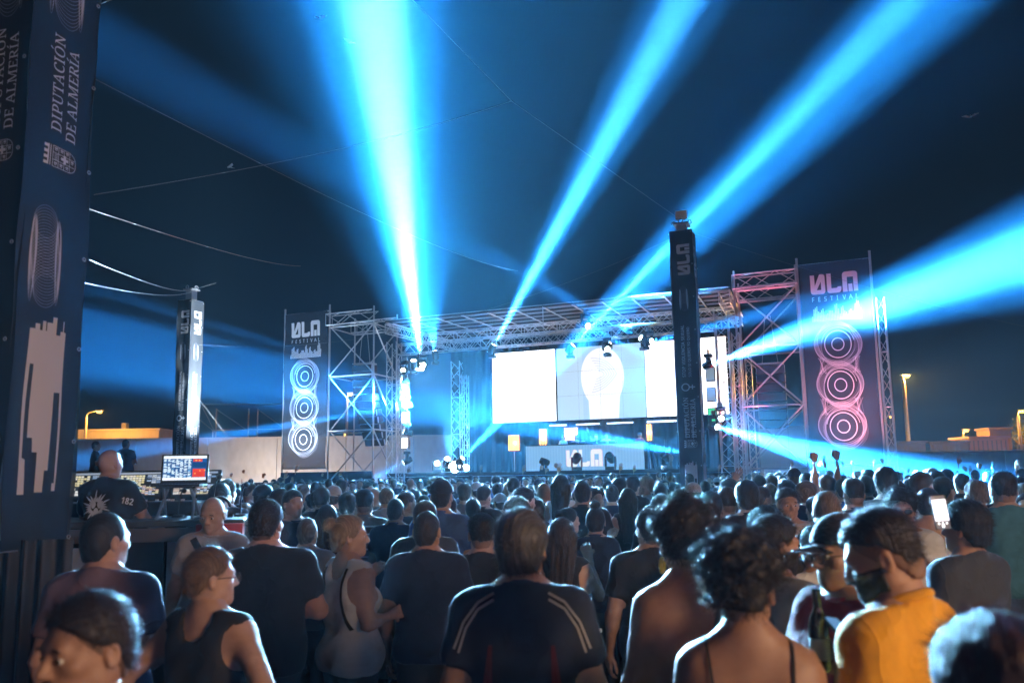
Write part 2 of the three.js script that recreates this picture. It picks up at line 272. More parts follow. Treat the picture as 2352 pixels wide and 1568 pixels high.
searchlight(seenOnStage(1070, 1074, 0.5), V3(0, 2, 0), 'second round lamp glaring white at the stage edge, right of the larger', 0.14, 160);
movingHead(onStage(8.4, 1.5, 1.2), onStage(7.6, 6, 0), 'red floor lamp lighting the right stage column pink', { angle: 32, power: 150, color: [1, 0.12, 0.2], hang: false, lens: 6, pen: 1 });
movingHead(onStage(12.6, 1.0, 2.6), onStage(11.8, 6, 0), 'pink floor lamp lighting the rings of the right banner', { angle: 36, power: 240, color: [1, 0.3, 0.36], hang: false, lens: 6, pen: 1 });
movingHead(seenOnStage(972, 838, 1.0), at(1010, 1180, 6), 'black truss lamp turned to the lens beside the thick upright beam', { angle: 6, power: 28000, color: PALE, lens: 60, size: 6, pen: 1 });
movingHead(seenOnStage(930, 850, 0.6), V3(-9.8, 4.5, -22.4), 'black lamp on the left stage column lighting the distant banner mast', { angle: 3.4, power: 15000, color: PALE, lens: 20, pen: 1 });
const upOut = (p, k) => p.clone().add(V3(0.3, 4, k));
{ const a = seenOnStage(1026, 1060, 1.5), b = seenOnStage(950, 836, 1.3);
  movingHead(a, a.clone().add(V3(1.2, 3.4, 3.4)), 'black floor lamp sending a broad burst of blue up from the stage edge', { angle: 24, power: 52000, color: [0.14, 0.56, 1], hang: false, lens: 80, size: 5, pen: 1 });
  movingHead(b, upOut(b, 2.2), 'black truss lamp sending a broad burst of blue round the thick beam', { angle: 34, power: 48000, color: [0.06, 0.52, 1], hang: false, lens: 80, size: 5, pen: 1 }); }
movingHead(onStage(-4.5, 8.2, -4.4), onStage(-4.6, 3, -6.8), 'black roof lamp washing the left curtain blue', { angle: 55, power: 1800, lens: 6, pen: 1 });
movingHead(onStage(3.5, 8.2, -4.4), onStage(3.2, 2.6, -6.2), 'black roof lamp washing the right part of the stage blue', { angle: 55, power: 1500, lens: 6, pen: 1 });
movingHead(onStage(-12.6, 1.2, 3.0), onStage(-12.2, 6, 0), 'pale floor lamp lighting the rings of the left banner', { angle: 36, power: 420, color: [0.6, 0.8, 1], hang: false, lens: 6, pen: 1 });
// ---------------------------------------------------------------- printed banners
const bannerMat = (tex, opacity, rough = 0.7, through = 0) => new THREE.MeshPhysicalMaterial({ map: tex, transmission: through, roughness: rough, transparent: opacity < 1, opacity, side: THREE.DoubleSide, clearcoat: 0.35, clearcoatRoughness: 0.3 });
function clothFace(w, h, nx, ny, amp, seed) {   // slightly slack sheet facing +z, origin at its bottom middle
  const g = new THREE.PlaneGeometry(w, h, nx, ny).translate(0, h / 2, 0), p = g.attributes.position, R = rng(seed), a = R() * 9, b = R() * 9;
  for (let i = 0; i < p.count; i++) {
    const x = p.getX(i) / w, y = p.getY(i);
    p.setZ(i, amp * (Math.sin(y * 2.1 + a + x * 2) * 0.6 + Math.sin(y * 5.3 + b - x * 4) * 0.3 + Math.sin(y * 9 + x * 9 + b) * 0.15) * (0.35 + 0.65 * Math.abs(2 * x)) + amp * 0.4 * Math.sin(x * 6 + y * 0.9));
    p.setX(i, p.getX(i) + amp * 0.35 * Math.sin(y * 1.7 + a) * (2 * x));
  }
  g.computeVertexNormals(); return g;
}
function spiro(x, cx, cy, rx, ry, n, lw) {   // a column of drifting ellipses drawn with fine lines
  x.lineWidth = lw;
  for (let k = 0; k < n; k++) { const t = k / (n - 1) - 0.5; x.beginPath(); x.ellipse(cx + Math.sin(t * 3) * rx * 0.12, cy + t * ry * 1.35, rx * (0.78 + 0.22 * Math.cos(t * 2.6)), ry * 0.32, 0, 0, 7); x.stroke(); }
  for (let k = 0; k < 9; k++) for (const s of [-1, 1]) { x.beginPath(); x.ellipse(cx + s * rx * (0.82 + k * 0.012), cy + (k - 4) * ry * 0.035, rx * 0.17, ry * (0.62 + 0.02 * k), 0, 0, 7); x.stroke(); }
}
function crest(x, X, Y, s) {   // quartered shield with a battlement crown, lying on its side: X, Y its top left, s its long side
  x.save(); x.translate(X, Y); x.lineWidth = s * 0.018; x.strokeStyle = x.fillStyle;
  for (let k = 0; k < 4; k++) x.fillRect(0, s * (0.03 + k * 0.155), s * 0.1, s * 0.085);
  x.fillRect(s * 0.1, 0.02 * s, s * 0.04, s * 0.56); x.fillRect(s * 0.17, 0.02 * s, s * 0.025, s * 0.56);
  x.beginPath(); x.moveTo(s * 0.25, 0.02 * s); x.lineTo(s * 0.75, 0.02 * s); x.quadraticCurveTo(s, s * 0.06, s * 0.98, s * 0.3); x.quadraticCurveTo(s, s * 0.54, s * 0.75, s * 0.58); x.lineTo(s * 0.25, s * 0.58); x.closePath(); x.stroke();
  for (const a of [0.42, 0.6, 0.78]) { x.beginPath(); x.moveTo(s * a, 0.02 * s); x.lineTo(s * a, 0.58 * s); x.stroke(); }
  for (const b of [0.2, 0.4]) { x.beginPath(); x.moveTo(s * 0.25, b * s); x.lineTo(s * 0.95, b * s); x.stroke(); }
  x.fillRect(s * 0.5, s * 0.25, s * 0.24, s * 0.08); x.fillRect(s * 0.58, s * 0.17, s * 0.08, s * 0.24);
  for (const [a, b] of [[0.29, 0.06], [0.29, 0.46], [0.46, 0.46], [0.65, 0.06], [0.82, 0.24], [0.65, 0.46], [0.47, 0.06]]) { x.fillRect(s * a, s * b, s * 0.1, s * 0.025); x.fillRect(s * (a + 0.02), s * (b - 0.02), s * 0.02, s * 0.1); x.fillRect(s * (a + 0.06), s * (b - 0.02), s * 0.02, s * 0.1); }
  for (let k = 0; k < 4; k++) x.fillRect(s * 0.3, s * (0.23 + k * 0.045), s * 0.1, s * 0.02);
  x.restore();
}
function cityShape(x, X, Y, w, h) {   // stepped skyline block
  x.save(); x.translate(X, Y); x.scale(w, h);
  x.beginPath(); const p = [[0, 0.08], [0.14, 0.08], [0.14, 0.05], [0.26, 0.05], [0.26, 0.085], [0.33, 0.085], [0.33, 0.03], [0.42, 0.03], [0.42, 0.085], [0.45, 0.085], [0.45, 0.035], [0.6, 0.035], [0.6, 0], [0.72, 0], [0.72, 0.1], [0.84, 0.1], [0.84, 0.075], [0.91, 0.075], [0.91, 0.015], [0.94, 0.015], [0.94, 0.075], [1, 0.08], [1, 0.35], [0.99, 0.9], [0.97, 0.985], [0.86, 0.985], [0.86, 0.94], [0.93, 0.94], [0.93, 0.43], [0.76, 0.43], [0.72, 0.87], [0.62, 0.87], [0.6, 0.99], [0.38, 0.99], [0.4, 0.77], [0.27, 0.77], [0.26, 0.69], [0.13, 0.69], [0.17, 0.28], [0.08, 0.28], [0.02, 0.8], [0.1, 0.81], [0.12, 1], [-0.06, 1], [-0.04, 0.6]];
  p.forEach(([a, b], i) => (i ? x.lineTo(a, b) : x.moveTo(a, b))); x.closePath(); x.fill(); x.restore();
}
function upText(x, s, X, Y, px, font, gap) { x.save(); x.translate(X, Y); x.rotate(-Math.PI / 2); x.font = px + 'px ' + font; let a = 0; for (const c of s) { x.fillText(c, a, 0); a += x.measureText(c).width + (gap || 0); } x.restore(); }
const weave = (x, w, h, seed) => { const R = rng(seed); for (let i = 0; i < w * h / 60; i++) { const a = R(); x.fillStyle = `rgba(${a > 0.5 ? '255,255,255' : '0,0,0'},${0.02 + R() * 0.03})`; x.fillRect(R() * w, R() * h, 2 + R() * 3, 1 + R() * 2); } };
const INK = '#e4e0e6';
// near mast: printed band from 1.5 m to 6.3 m, one metre = 420 px
const nearTex = canvasTex(196, 2016, (x, w, h) => {
  const Y = (m) => (6.3 - m) * 420; x.fillStyle = '#242427'; x.fillRect(0, 0, w, h); weave(x, w, h, 2);
  x.strokeStyle = 'rgba(214,210,224,0.75)'; spiro(x, 96, Y(5.28), 52, 200, 26, 1.4); spiro(x, 74, Y(3.27), 38, 135, 24, 1.2);
  x.fillStyle = INK; upText(x, 'DIPUTACIÓN', 96, Y(4.08), 43, 'serif', 1); upText(x, 'DE ALMERÍA', 143, Y(4.05), 43, 'serif', 0);
  x.save(); x.translate(50, Y(3.99)); crest(x, 0, 0, 100); x.restore();
  x.fillStyle = '#d9d2d8'; cityShape(x, 46, Y(2.9), 100, 455);
});
// far masts: printed band 6.0 m tall, one metre = 250 px
const mastTex = canvasTex(124, 1500, (x, w, h) => {
  const Y = (m) => m * 250; x.fillStyle = '#272b36'; x.fillRect(0, 0, w, h); weave(x, w, h, 3);
  x.fillStyle = INK; x.save(); x.translate(34, Y(1.02)); x.rotate(-Math.PI / 2); olaLogo(x, 0, 0, 55); x.restore();
  x.strokeStyle = 'rgba(214,210,224,0.6)'; spiro(x, 62, Y(1.55), 22, 70, 16, 1); spiro(x, 62, Y(4.4), 22, 70, 16, 1);
  x.fillStyle = INK; upText(x, 'STOP VIOLENCIA SEXUAL', 56, Y(3.3), 24, 'sans-serif', 1); upText(x, 'SOLO SI QUIERES YO QUIERO', 84, Y(3.3), 20, 'sans-serif', 0.5);
  x.strokeStyle = INK; x.lineWidth = 6; x.beginPath(); x.arc(52, Y(3.52), 19, 0, 7); x.stroke(); x.fillRect(71, Y(3.52) - 3, 30, 6); x.fillRect(84, Y(3.52) - 13, 6, 26);
  upText(x, 'DIPUTACIÓN', 62, Y(4.62), 34, 'serif', 1); upText(x, 'DE ALMERÍA', 98, Y(4.62), 34, 'serif', 0);
  x.save(); x.translate(30, Y(4.66)); crest(x, 0, 0, 72); x.restore();
  x.fillStyle = '#d9d2d8'; cityShape(x, 28, Y(5.12), 66, 212);
});
function mast(label, base, top, b0, b1, tex, opacity, side, plinth) {
  const o = thing('banner_mast', label, 'mast', base, YAW, 'square masts wrapped in printed banners');
  part(o, 'core_post', box(0.22, top - 0.02, 0.22, 0, (top - 0.02) / 2, 0), M.scaf);
  const h = b1 - b0;
  for (let k = 0; k < 4; k++) {
    const f = part(o, 'banner_face', clothFace(side, h, 8, 60, 0.022, 20 + k + Math.round(base.x)), bannerMat(tex, opacity, tex === mastTex ? 0.82 : 0.4, tex === mastTex ? 0.5 : 0));
    f.rotation.y = k * Math.PI / 2; f.position.set(Math.sin(k * Math.PI / 2) * side / 2, b0, Math.cos(k * Math.PI / 2) * side / 2);
    for (let q = 0; q < 9; q++) { const e = part(o, 'eyelet', new THREE.TorusGeometry(0.011, 0.004, 5, 8).rotateY(k * Math.PI / 2), M.steel); const a = k * Math.PI / 2; e.position.set(Math.sin(a) * (side / 2 + 0.02) + Math.cos(a) * (side / 2 - 0.03), b0 + 0.05 + q * (h - 0.1) / 8, Math.cos(a) * (side / 2 + 0.02) - Math.sin(a) * (side / 2 - 0.03)); }
  }
  for (const y of [b0, b1]) part(o, 'hoop', merge([0, 1, 2, 3].map((k) => box(side - 0.02, 0.02, 0.02, 0, y, side / 2 - 0.025).rotateY(k * Math.PI / 2))), M.steel);
  part(o, 'cap_plate', box(0.34, 0.03, 0.34, 0, top, 0), M.steel);
  for (const a of [0, 1, 2, 3]) part(o, 'cable_eye', new THREE.TorusGeometry(0.05, 0.012, 6, 10).rotateY(a).translate(Math.sin(a * 1.57) * 0.18, top + 0.05, Math.cos(a * 1.57) * 0.18), M.steel);
  part(o, 'ballast', rbox(1.2, 0.35, 1.2, 0.03, 0, 0.175, 0), mat(0.3, 0.29, 0.27, 0.9));
  return o;
}
const flat = (u, d) => { const p = at(u, 1080, d); p.y = 0; return p; };
const mastNear = flat(30, 4.7), mastLeft = flat(424, 22.4), mastRight = flat(1592, 16.7);
mast('banner mast in the left foreground with a big skyline print', mastNear, 7.5, 1.5, 6.3, nearTex, 0.93, 0.46);
mast('distant banner mast behind the sound desk, lettered in white', mastLeft, 7.5, 1.15, 7.15, mastTex, 1, 0.5);
const mr = mast('tall banner mast standing in front of the right video screen', mastRight, 7.4, 1.2, 7.2, mastTex, 1, 0.5);
{ const l = part(mr, 'flood_lamp', rbox(0.26, 0.2, 0.06, 0.015, 0, 7.62, 0.05).rotateZ(0), M.white); l.rotation.z = 0; }
{ // small lamp at the foot of the distant mast, turned up its right side
  const o = thing('mast_uplight', 'small pale lamp at the foot of the distant banner mast', 'lamp', mastLeft.clone().add(V3(1.5, 0, 0.9))); part(o, 'stand', bar(V3(0, 0, 0), V3(0, 1.6, 0), 0.025), M.steel); part(o, 'lamp_can', new THREE.CylinderGeometry(0.1, 0.12, 0.26, 14).translate(0, 1.68, 0), M.dark); part(o, 'lens_light', new THREE.CylinderGeometry(0.09, 0.09, 0.04, 14).translate(0, 1.83, 0), glow(0.8, 0.92, 1, 5));
  const L = new THREE.SpotLight(lin(0.7, 0.88, 1), 2200, 0, 0.5, 1, 2); L.position.set(0, 1.83, 0); L.target.position.set(-1.25, 5.2, -0.75); L.castShadow = true; L.shadow.radius = 4; o.add(L); o.add(L.target);
}
// ---------------------------------------------------------------- guy cables
{
  const top = (p, y = 7.5) => V3(p.x, y, p.z), lines = [
    [top(mastRight), at(1175, 232, 9.5), 0, 'cable running from the right mast toward the camera overhead, lower part'], [at(1175, 232, 9.5), at(940, -8, 6.2), 0, 'cable running overhead from the knot above the stage'],
    [at(215, 180, 5.4), at(1190, 622, 26), 0.25, 'long thin cable crossing the thick beam from upper left'], [at(215, 447, 5.4), at(1175, 232, 9.5), 0.1, 'faint cable rising from the near mast to the knot'],
    [at(205, 480, 5.4), at(690, 611, 21), 0.1, 'orange tinted cable sloping down from the near mast'], [at(205, 597, 5.4), top(mastLeft), 0.1, 'upper bright cable between the near mast and the distant mast'],
    [at(135, 637, 5.2), top(mastLeft, 7.45), 0.12, 'lower bright cable between the near mast and the distant mast'], [at(444, 790, 22), top(mastRight, 7.2), 0.9, 'sagging cable between the distant mast and the right mast'],
    [top(mastRight, 7.3), at(2380, 755, 22), 0.15, 'cable sloping down from the right mast to the right edge'], [top(mastLeft, 7.5), at(496, 650, 23), 0, 'short stay at the head of the distant mast'],
    [at(217, 14, 5.4), at(300, -20, 6), 0, 'short bright cable at the top left beside the near mast'], [at(448, 905, 22.4), at(520, 1000, 22.4), 0, 'stay running down beside the distant mast'],
  ];
  const cd = mat(0.16, 0.16, 0.17, 0.5, 0.3), cm = mat(0.5, 0.5, 0.5, 0.4, 0.6), co = mat(0.6, 0.28, 0.14, 0.5, 0.2);
  lines.forEach(([a, b, sag, l], i) => {
    const m = a.clone().add(b).multiplyScalar(0.5); m.y -= sag * 2;
    const near = Math.max(1, Math.min(a.distanceTo(camera.position), b.distanceTo(camera.position)));
    const o = thing('guy_cable', l, 'cable', V3(0, 0, 0), 0, 'cables strung between the masts');
    part(o, 'wire', new THREE.TubeGeometry(new THREE.QuadraticBezierCurve3(a, m, b), 24, [5, 6].includes(i) ? 0.006 : 0.0028, 5), i === 4 ? co : [5, 6, 9, 10].includes(i) ? cm : cd);
  });
}
// ---------------------------------------------------------------- speaker towers
const ringTex = canvasTex(400, 1100, (x, w, h) => {
  x.fillStyle = '#22252f'; x.fillRect(0, 0, w, h); weave(x, w, h, 4);
  x.fillStyle = '#eeeaf0'; olaLogo(x, 60, 62, 86);
  x.font = '34px sans-serif'; 'FESTIVAL'.split('').forEach((c, i) => x.fillText(c, 62 + i * 36, 214));
  const R = rng(9); for (let i = 0; i < 32; i++) { const e = 3 + Math.round(8 * Math.abs(Math.sin(i * 0.7) * Math.sin(i * 0.23 + 1)) + R() * 3) + (i > 27 ? 3 : 0); for (let k = 0; k < e; k++) x.fillRect(60 + i * 8.8, 318 - k * 7, 6.6, 5); }
  for (let k = 0; k < 3; k++) {
    const cx = 196, cy = 455 + k * 222; x.strokeStyle = '#f4f0f4'; x.lineWidth = 6; for (const r of [34, 74]) { x.beginPath(); x.arc(cx, cy, r, 0, 7); x.stroke(); }
    x.lineWidth = 3; x.beginPath(); x.arc(cx, cy, 92, 3.3, 6.1); x.stroke();
    x.strokeStyle = 'rgba(236,230,238,0.55)'; x.lineWidth = 1.6;
    for (let i = 0; i < 26; i++) { const t = i / 25 - 0.5; x.beginPath(); x.ellipse(cx + t * 20, cy + t * 34, 118 + 16 * Math.cos(t * 6 + k), 108 + 9 * Math.sin(i), t * 0.3, 0, 7); x.stroke(); }
    if (k < 2) for (let i = 0; i < 30; i++) { x.beginPath(); const s = i % 2 ? 1 : -1; x.moveTo(cx + s * (70 + R() * 52), cy + 70); x.bezierCurveTo(cx + s * (74 + R() * 40), cy + 110, cx + s * (74 + R() * 40), cy + 130, cx + s * (70 + R() * 52), cy + 158); x.stroke(); }
  }
});
function scaffold(label, x0, x1, z0, z1, top, lifts) {
  const o = thing('scaffold_tower', label, 'scaffold', onStage((x0 + x1) / 2, 0, (z0 + z1) / 2), YAW, 'speaker towers beside the stage');
  const w = (x1 - x0) / 2, d = (z1 - z0) / 2, P = (x, y, z) => V3(x * w, y, z * d), r = 0.04;
  for (const x of [-1, 1]) for (const z of [-1, 1]) { part(o, 'standard', bar(P(x, 0, z), P(x, top + 0.4, z), r, 8), M.scaf); part(o, 'base_jack', box(0.2, 0.02, 0.2, x * w, 0.01, z * d), M.steel); }
  for (const y of lifts) { for (const z of [-1, 1]) part(o, 'ledger', bar(P(-1, y, z), P(1, y, z), r * 0.9, 8), M.scaf); for (const x of [-1, 1]) part(o, 'transom', bar(P(x, y, -1), P(x, y, 1), r * 0.9, 8), M.scaf); }
  for (let k = 0; k < lifts.length - 1; k++) { for (const z of [-1, 1]) { part(o, 'diagonal_brace', bar(P(k % 2 ? 1 : -1, lifts[k], z * 1.03), P(k % 2 ? -1 : 1, lifts[k + 1], z * 1.03), r * 0.85, 8), M.scaf); if (z > 0) part(o, 'diagonal_brace', bar(P(k % 2 ? -1 : 1, lifts[k], z * 0.9), P(k % 2 ? 1 : -1, lifts[k + 1], z * 0.9), r * 0.85, 8), M.scaf); } part(o, 'side_brace', bar(P(1, lifts[k], -1), P(1, lifts[k + 1], 1), r * 0.85, 8), M.scaf); }
  trussParts(o, P(-1.05, top - 0.1, 1), P(1.05, top - 0.1, 1), 0.55, M.scaf, 0.75, V3(0, 1, 0), 0.03);
  trussParts(o, P(-1.05, top - 0.1, -1), P(1.05, top - 0.1, -1), 0.55, M.scaf, 0.75, V3(0, 1, 0), 0.03);
  return o;
}
function ringBanner(label, cx, z, y0, h, w) {
  const o = thing('ring_banner', label, 'banner', onStage(cx, y0, z), YAW, 'tall printed banners on the speaker towers');
  part(o, 'banner_cloth', clothFace(w, h, 10, 24, 0.05, cx > 0 ? 5 : 6), bannerMat(ringTex, cx > 0 ? 0.92 : 0.84, 0.75));
  for (const s of [-1, 1]) part(o, 'edge_pole', bar(V3(s * (w / 2 + 0.06), -y0, -0.08), V3(s * (w / 2 + 0.06), h + 0.3, -0.08), 0.045, 8), M.scaf);
  for (const y of [0, h]) part(o, 'cross_pole', bar(V3(-w / 2 - 0.06, y, -0.1), V3(w / 2 + 0.06, y, -0.1), 0.035, 8), M.scaf);
  if (cx > 0) { trussParts(o, V3(w / 2 + 0.3, -y0, -0.1), V3(w / 2 + 0.3, h * 0.8, -0.1), 0.26, M.alu, 0.5, null, 0.03); }
  if (cx < 0) part(o, 'skirt_cloth', box(w + 2.6, 0.75, 0.03, 1.2, -0.55, -0.05), mat(0.02, 0.022, 0.03, 0.8));
  return o;
}
function lineArray(label, x, y, z, n) {
  const o = thing('line_array_speaker', label, 'speaker', onStage(x, y, z), YAW, 'hanging speaker columns');
  for (let k = 0; k < n; k++) {
    const b = part(o, 'cabinet', rbox(1.05, 0.32, 0.62, 0.02), M.dark); b.position.set(0, -k * 0.345, -0.012 * k * k); b.rotation.x = 0.035 * k;
    for (const s of [-1, 1]) part(b, 'grille', box(0.47, 0.27, 0.02, s * 0.25, 0, 0.318), M.grille);
    for (const s of [-1, 1]) part(b, 'rigging_plate', box(0.02, 0.3, 0.08, s * 0.535, 0, 0.2), M.steel);
  }
  part(o, 'fly_frame', box(1.0, 0.06, 0.6, 0, 0.24, 0), M.steel);
  for (const s of [-1, 1]) part(o, 'chain', bar(V3(s * 0.3, 0.26, 0), V3(s * 0.1, 2.2, 0), 0.015), M.steel);
}
{
  scaffold('open scaffold speaker tower left of the stage', -10.9, -8.45, -2.2, 0, 9.45, [1.5, 4.0, 6.6, 9.0]);
  ringBanner('see-through banner with three ring patterns on the left tower', -12.25, 0.05, 2.25, 7.6, 2.5);
  lineArray('column of black speakers hanging in the left scaffold tower', -9.5, 7.0, -0.9, 11);
  scaffold('open scaffold speaker tower right of the stage', 8.0, 10.3, -2.2, 0, 9.3, [1.9, 4.3, 6.6, 8.9]);
  ringBanner('banner with three pink lit ring patterns on the right tower', 11.65, 0.05, 2.0, 7.65, 2.45);
  lineArray('column of black speakers hanging in the right scaffold tower', 9.15, 5.75, -0.8, 7);
  // small lamps clipped down the stage columns
  [[-6.6, 6.0], [-6.6, 5.45], [-6.6, 4.45], [-6.6, 3.3]].forEach(([x, y], i) => { const o = thing('column_lamp', ['highest', 'second highest', 'third', 'lowest'][i] + ' white rectangular lamp on the left stage column', 'stage light', onStage(x, y, 0.35), YAW, 'rectangular lamps on the left column'); part(o, 'lamp_body', rbox(0.36, 0.56, 0.18, 0.02, 0, 0, -0.11), M.dark); part(o, 'light_face', box(0.3, 0.48, 0.02), glow(0.85, 0.95, 1, 3)); });
  [[6.95, 5.6], [6.95, 4.8], [6.95, 4.0]].forEach(([x, y], i) => { const o = thing('column_lamp', ['upper dark', 'middle dark', 'lower green lit'][i] + ' rectangular lamp on the right stage column', 'stage light', onStage(x, y, 0.35), YAW, 'rectangular lamps on the right column'); part(o, 'lamp_body', rbox(0.36, 0.56, 0.18, 0.02, 0, 0, -0.11), M.dark); part(o, 'light_face', box(0.3, 0.48, 0.02), i === 2 ? glow(0.1, 1, 0.5, 0.8) : glow(0.6, 0.8, 1, 0.35)); });
  // floor fixtures standing on the stage edge
  [[1.24, 'red tinted floor lamp at the stage edge in front of the lettering'], [2.69, 'dark floor lamp at the stage edge right of the lettering'], [5.0, 'floor lamp frame at the right part of the stage edge']].forEach(([x, l], i) => {
    const o = thing('floor_moving_light', l, 'stage light', onStage(x, 1.953, -0.3), YAW + 0.5 - i * 0.6, 'unlit lamps along the stage edge');
    const hm = i === 0 ? mat(0.3, 0.04, 0.06, 0.4) : M.dark;
    part(o, 'base', rbox(0.38, 0.14, 0.34, 0.02, 0, 0.07, 0), M.dark); for (const s of [-1, 1]) part(o, 'yoke_arm', box(0.05, 0.42, 0.14, s * 0.21, 0.34, 0), hm);
    const h = part(o, 'head', lampHeadGeo.clone().scale(1.2, 1.2, 1.2), hm); h.position.y = 0.5; h.rotation.x = -0.5;
  });
  [[3.9, 0.12, 1.2], [4.15, 0.22, 1.1], [4.4, -0.08, 1.3]].forEach(([x, t, h], i) => { const o = thing('flight_case_pole', ['left', 'middle', 'right'][i] + ' dark pole leaning by the end of the lit desk', 'pole', onStage(x, 1.953, -3.2), YAW, 'dark poles leaning by the desk'); const p = part(o, 'pole', bar(V3(0, 0, 0), V3(-t * h, h, 0), 0.06, 8), M.dark); part(o, 'foot', box(0.22, 0.03, 0.22, 0, 0.015, 0), M.dark); });
}
// ---------------------------------------------------------------- yard walls, houses, street lamps
{
  const n = valueNoise(21), plaster = (seed, base) => noiseTex(256, seed, (i, j, R) => { const a = n(i / 256, j / 256, 3, 5), s = n(j / 512 + 0.3, i / 256, 16, 2), v = base * (0.86 + 0.16 * a + 0.1 * s) + R() * 6; return [v, v * 0.985, v * 0.95]; });
  const wm = new THREE.MeshStandardMaterial({ map: plaster(31, 205), roughness: 0.9 });
  const wall = (name, label, a, b, h, t, m, panels) => {
    const o = thing(name, label, 'wall', a.clone().add(b).multiplyScalar(0.5), Math.atan2(-(b.z - a.z), b.x - a.x)), L = a.distanceTo(b);
    for (let k = 0; k < panels; k++) { const g = box(L / panels - 0.03, h, t, -L / 2 + (k + 0.5) * L / panels, h / 2, 0); part(o, 'wall_panel', g, m); }
    part(o, 'coping', box(L, 0.08, t + 0.08, 0, h + 0.045, 0), m); return o;
  };
  wall('yard_wall', 'long pale plaster wall behind the sound desk and left tower', V3(-34, 0, -43.5), V3(-2, 0, -46.5), 4.15, 0.25, wm, 8);
  wall('yard_wall', 'low grey blue wall at the right edge behind the crowd', V3(24, 0, -50), V3(44, 0, -50), 2.75, 0.25, wm, 5);
  const boxy = (name, label, cat, x, z, w, h, d, m, extra) => { const o = thing(name, label, cat, V3(x, 0, z)); part(o, 'wall', rbox(w, h, d, 0.04, 0, h / 2, 0), m); part(o, 'roof', box(w + 0.2, 0.14, d + 0.2, 0, h + 0.075, 0), m); if (extra) extra(o, w, h, d); return o; };
  const house = new THREE.MeshStandardMaterial({ map: plaster(32, 190), roughness: 0.9 });
  boxy('flat_roofed_house', 'flat roofed house lit orange by the lamp at the far left', 'house', -30.6, -62, 6.4, 5.6, 6, house, (o, w, h, d) => { part(o, 'window', box(1, 1, 0.1, 1.4, 3.9, d / 2 + 0.03), M.dark); part(o, 'chimney', box(0.4, 0.7, 0.4, -1, h + 0.45, 0), house); });
  boxy('flat_roofed_house', 'lower flat roofed house beside the orange one', 'house', -22.6, -66, 9, 5.0, 6, house, (o, w, h, d) => { part(o, 'window', box(1, 1, 0.1, 1.4, 3.6, d / 2 + 0.03), M.dark); part(o, 'roof_frame', merge([bar(V3(-3, h, 1), V3(-3, h + 0.9, 1), 0.04), bar(V3(3, h, 1), V3(3, h + 0.9, 1), 0.04), bar(V3(-3, h + 0.9, 1), V3(3, h + 0.9, 1), 0.04)]), M.steel).userData.kind = 'stuff'; });
  const cont = mat(0.22, 0.27, 0.32, 0.6);
  [[27.4, 3.5, 'leftmost'], [30.4, 3.45, 'middle'], [33.2, 3.75, 'rightmost']].forEach(([x, h, l], i) => boxy('site_cabin', l + ' grey site cabin showing above the low right wall', 'cabin', x, -54.5, 2.7, h, 2.4, i === 2 ? mat(0.42, 0.32, 0.34, 0.6) : cont, (o, w, hh, d) => { for (let k = 0; k < 8; k++) part(o, 'rib', box(0.08, hh - 0.3, 0.05, -w / 2 + 0.25 + k * 0.32, hh / 2, d / 2 + 0.02), cont); }));
  { const o = thing('white_screen_wall', 'tall white panel wall behind the right scaffold tower', 'panel', onStage(10.2, 0, -4.2), YAW); for (let k = 0; k < 3; k++) part(o, 'panel', box(1.18, 3.7, 0.06, -1.2 + k * 1.2, 1.85, 0), M.white); for (let k = 0; k < 4; k++) part(o, 'post', box(0.08, 3.9, 0.08, -1.8 + k * 1.2, 1.95, -0.08), M.steel); }
  boxy('brick_hut', 'small brown hut beside a lamp above the right wall', 'hut', 36.2, -57.5, 1.6, 4.5, 1.6, mat(0.38, 0.26, 0.17, 0.9));
  { const o = thing('slat_fence', 'grey upright slat fence on the far right behind the wall', 'fence', V3(42, 0, -56)); for (let k = 0; k < 26; k++) part(o, 'slat', box(0.22, 3.3 + 0.1 * Math.sin(k * 3), 0.04, -5 + k * 0.4, 1.7, 0), cont); for (const y of [0.8, 2.8]) part(o, 'rail', box(10.4, 0.08, 0.05, 0, y, -0.06), cont); }
  { // tree behind the right fence
    const o = thing('street_tree', 'small leafy tree lit by the lamp at the right edge', 'tree', V3(40.4, 0, -60)); part(o, 'trunk', new THREE.CylinderGeometry(0.09, 0.16, 2.6, 8).translate(0, 1.3, 0), M.wood);
    const R = rng(4); for (let k = 0; k < 5; k++) part(o, 'branch', bar(V3(0, 2 + k * 0.15, 0), V3(Math.sin(k * 1.3) * 0.9, 3.2 + k * 0.25, Math.cos(k * 1.3) * 0.9), 0.04), M.wood);
    const tri = []; for (let k = 0; k < 1500; k++) { const a = R() * 6.28, u = R() * 2 - 1, r = Math.cbrt(R()) * (1 + 0.35 * Math.sin(a * 3 + u * 4)), s = Math.sqrt(1 - u * u), c = V3(Math.cos(a) * s * r * 1.3, 4.1 + u * r * 1.15, Math.sin(a) * s * r * 1.3), e = 0.1; for (let q = 0; q < 3; q++) tri.push(c.x + (R() - 0.5) * e * 2, c.y + (R() - 0.5) * e * 2, c.z + (R() - 0.5) * e * 2); }
    const g = new THREE.BufferGeometry(); g.setAttribute('position', new THREE.BufferAttribute(new Float32Array(tri), 3)); g.computeVertexNormals(); part(o, 'crown', g, mat(0.07, 0.1, 0.04, 0.8)).userData.kind = 'stuff';
  }
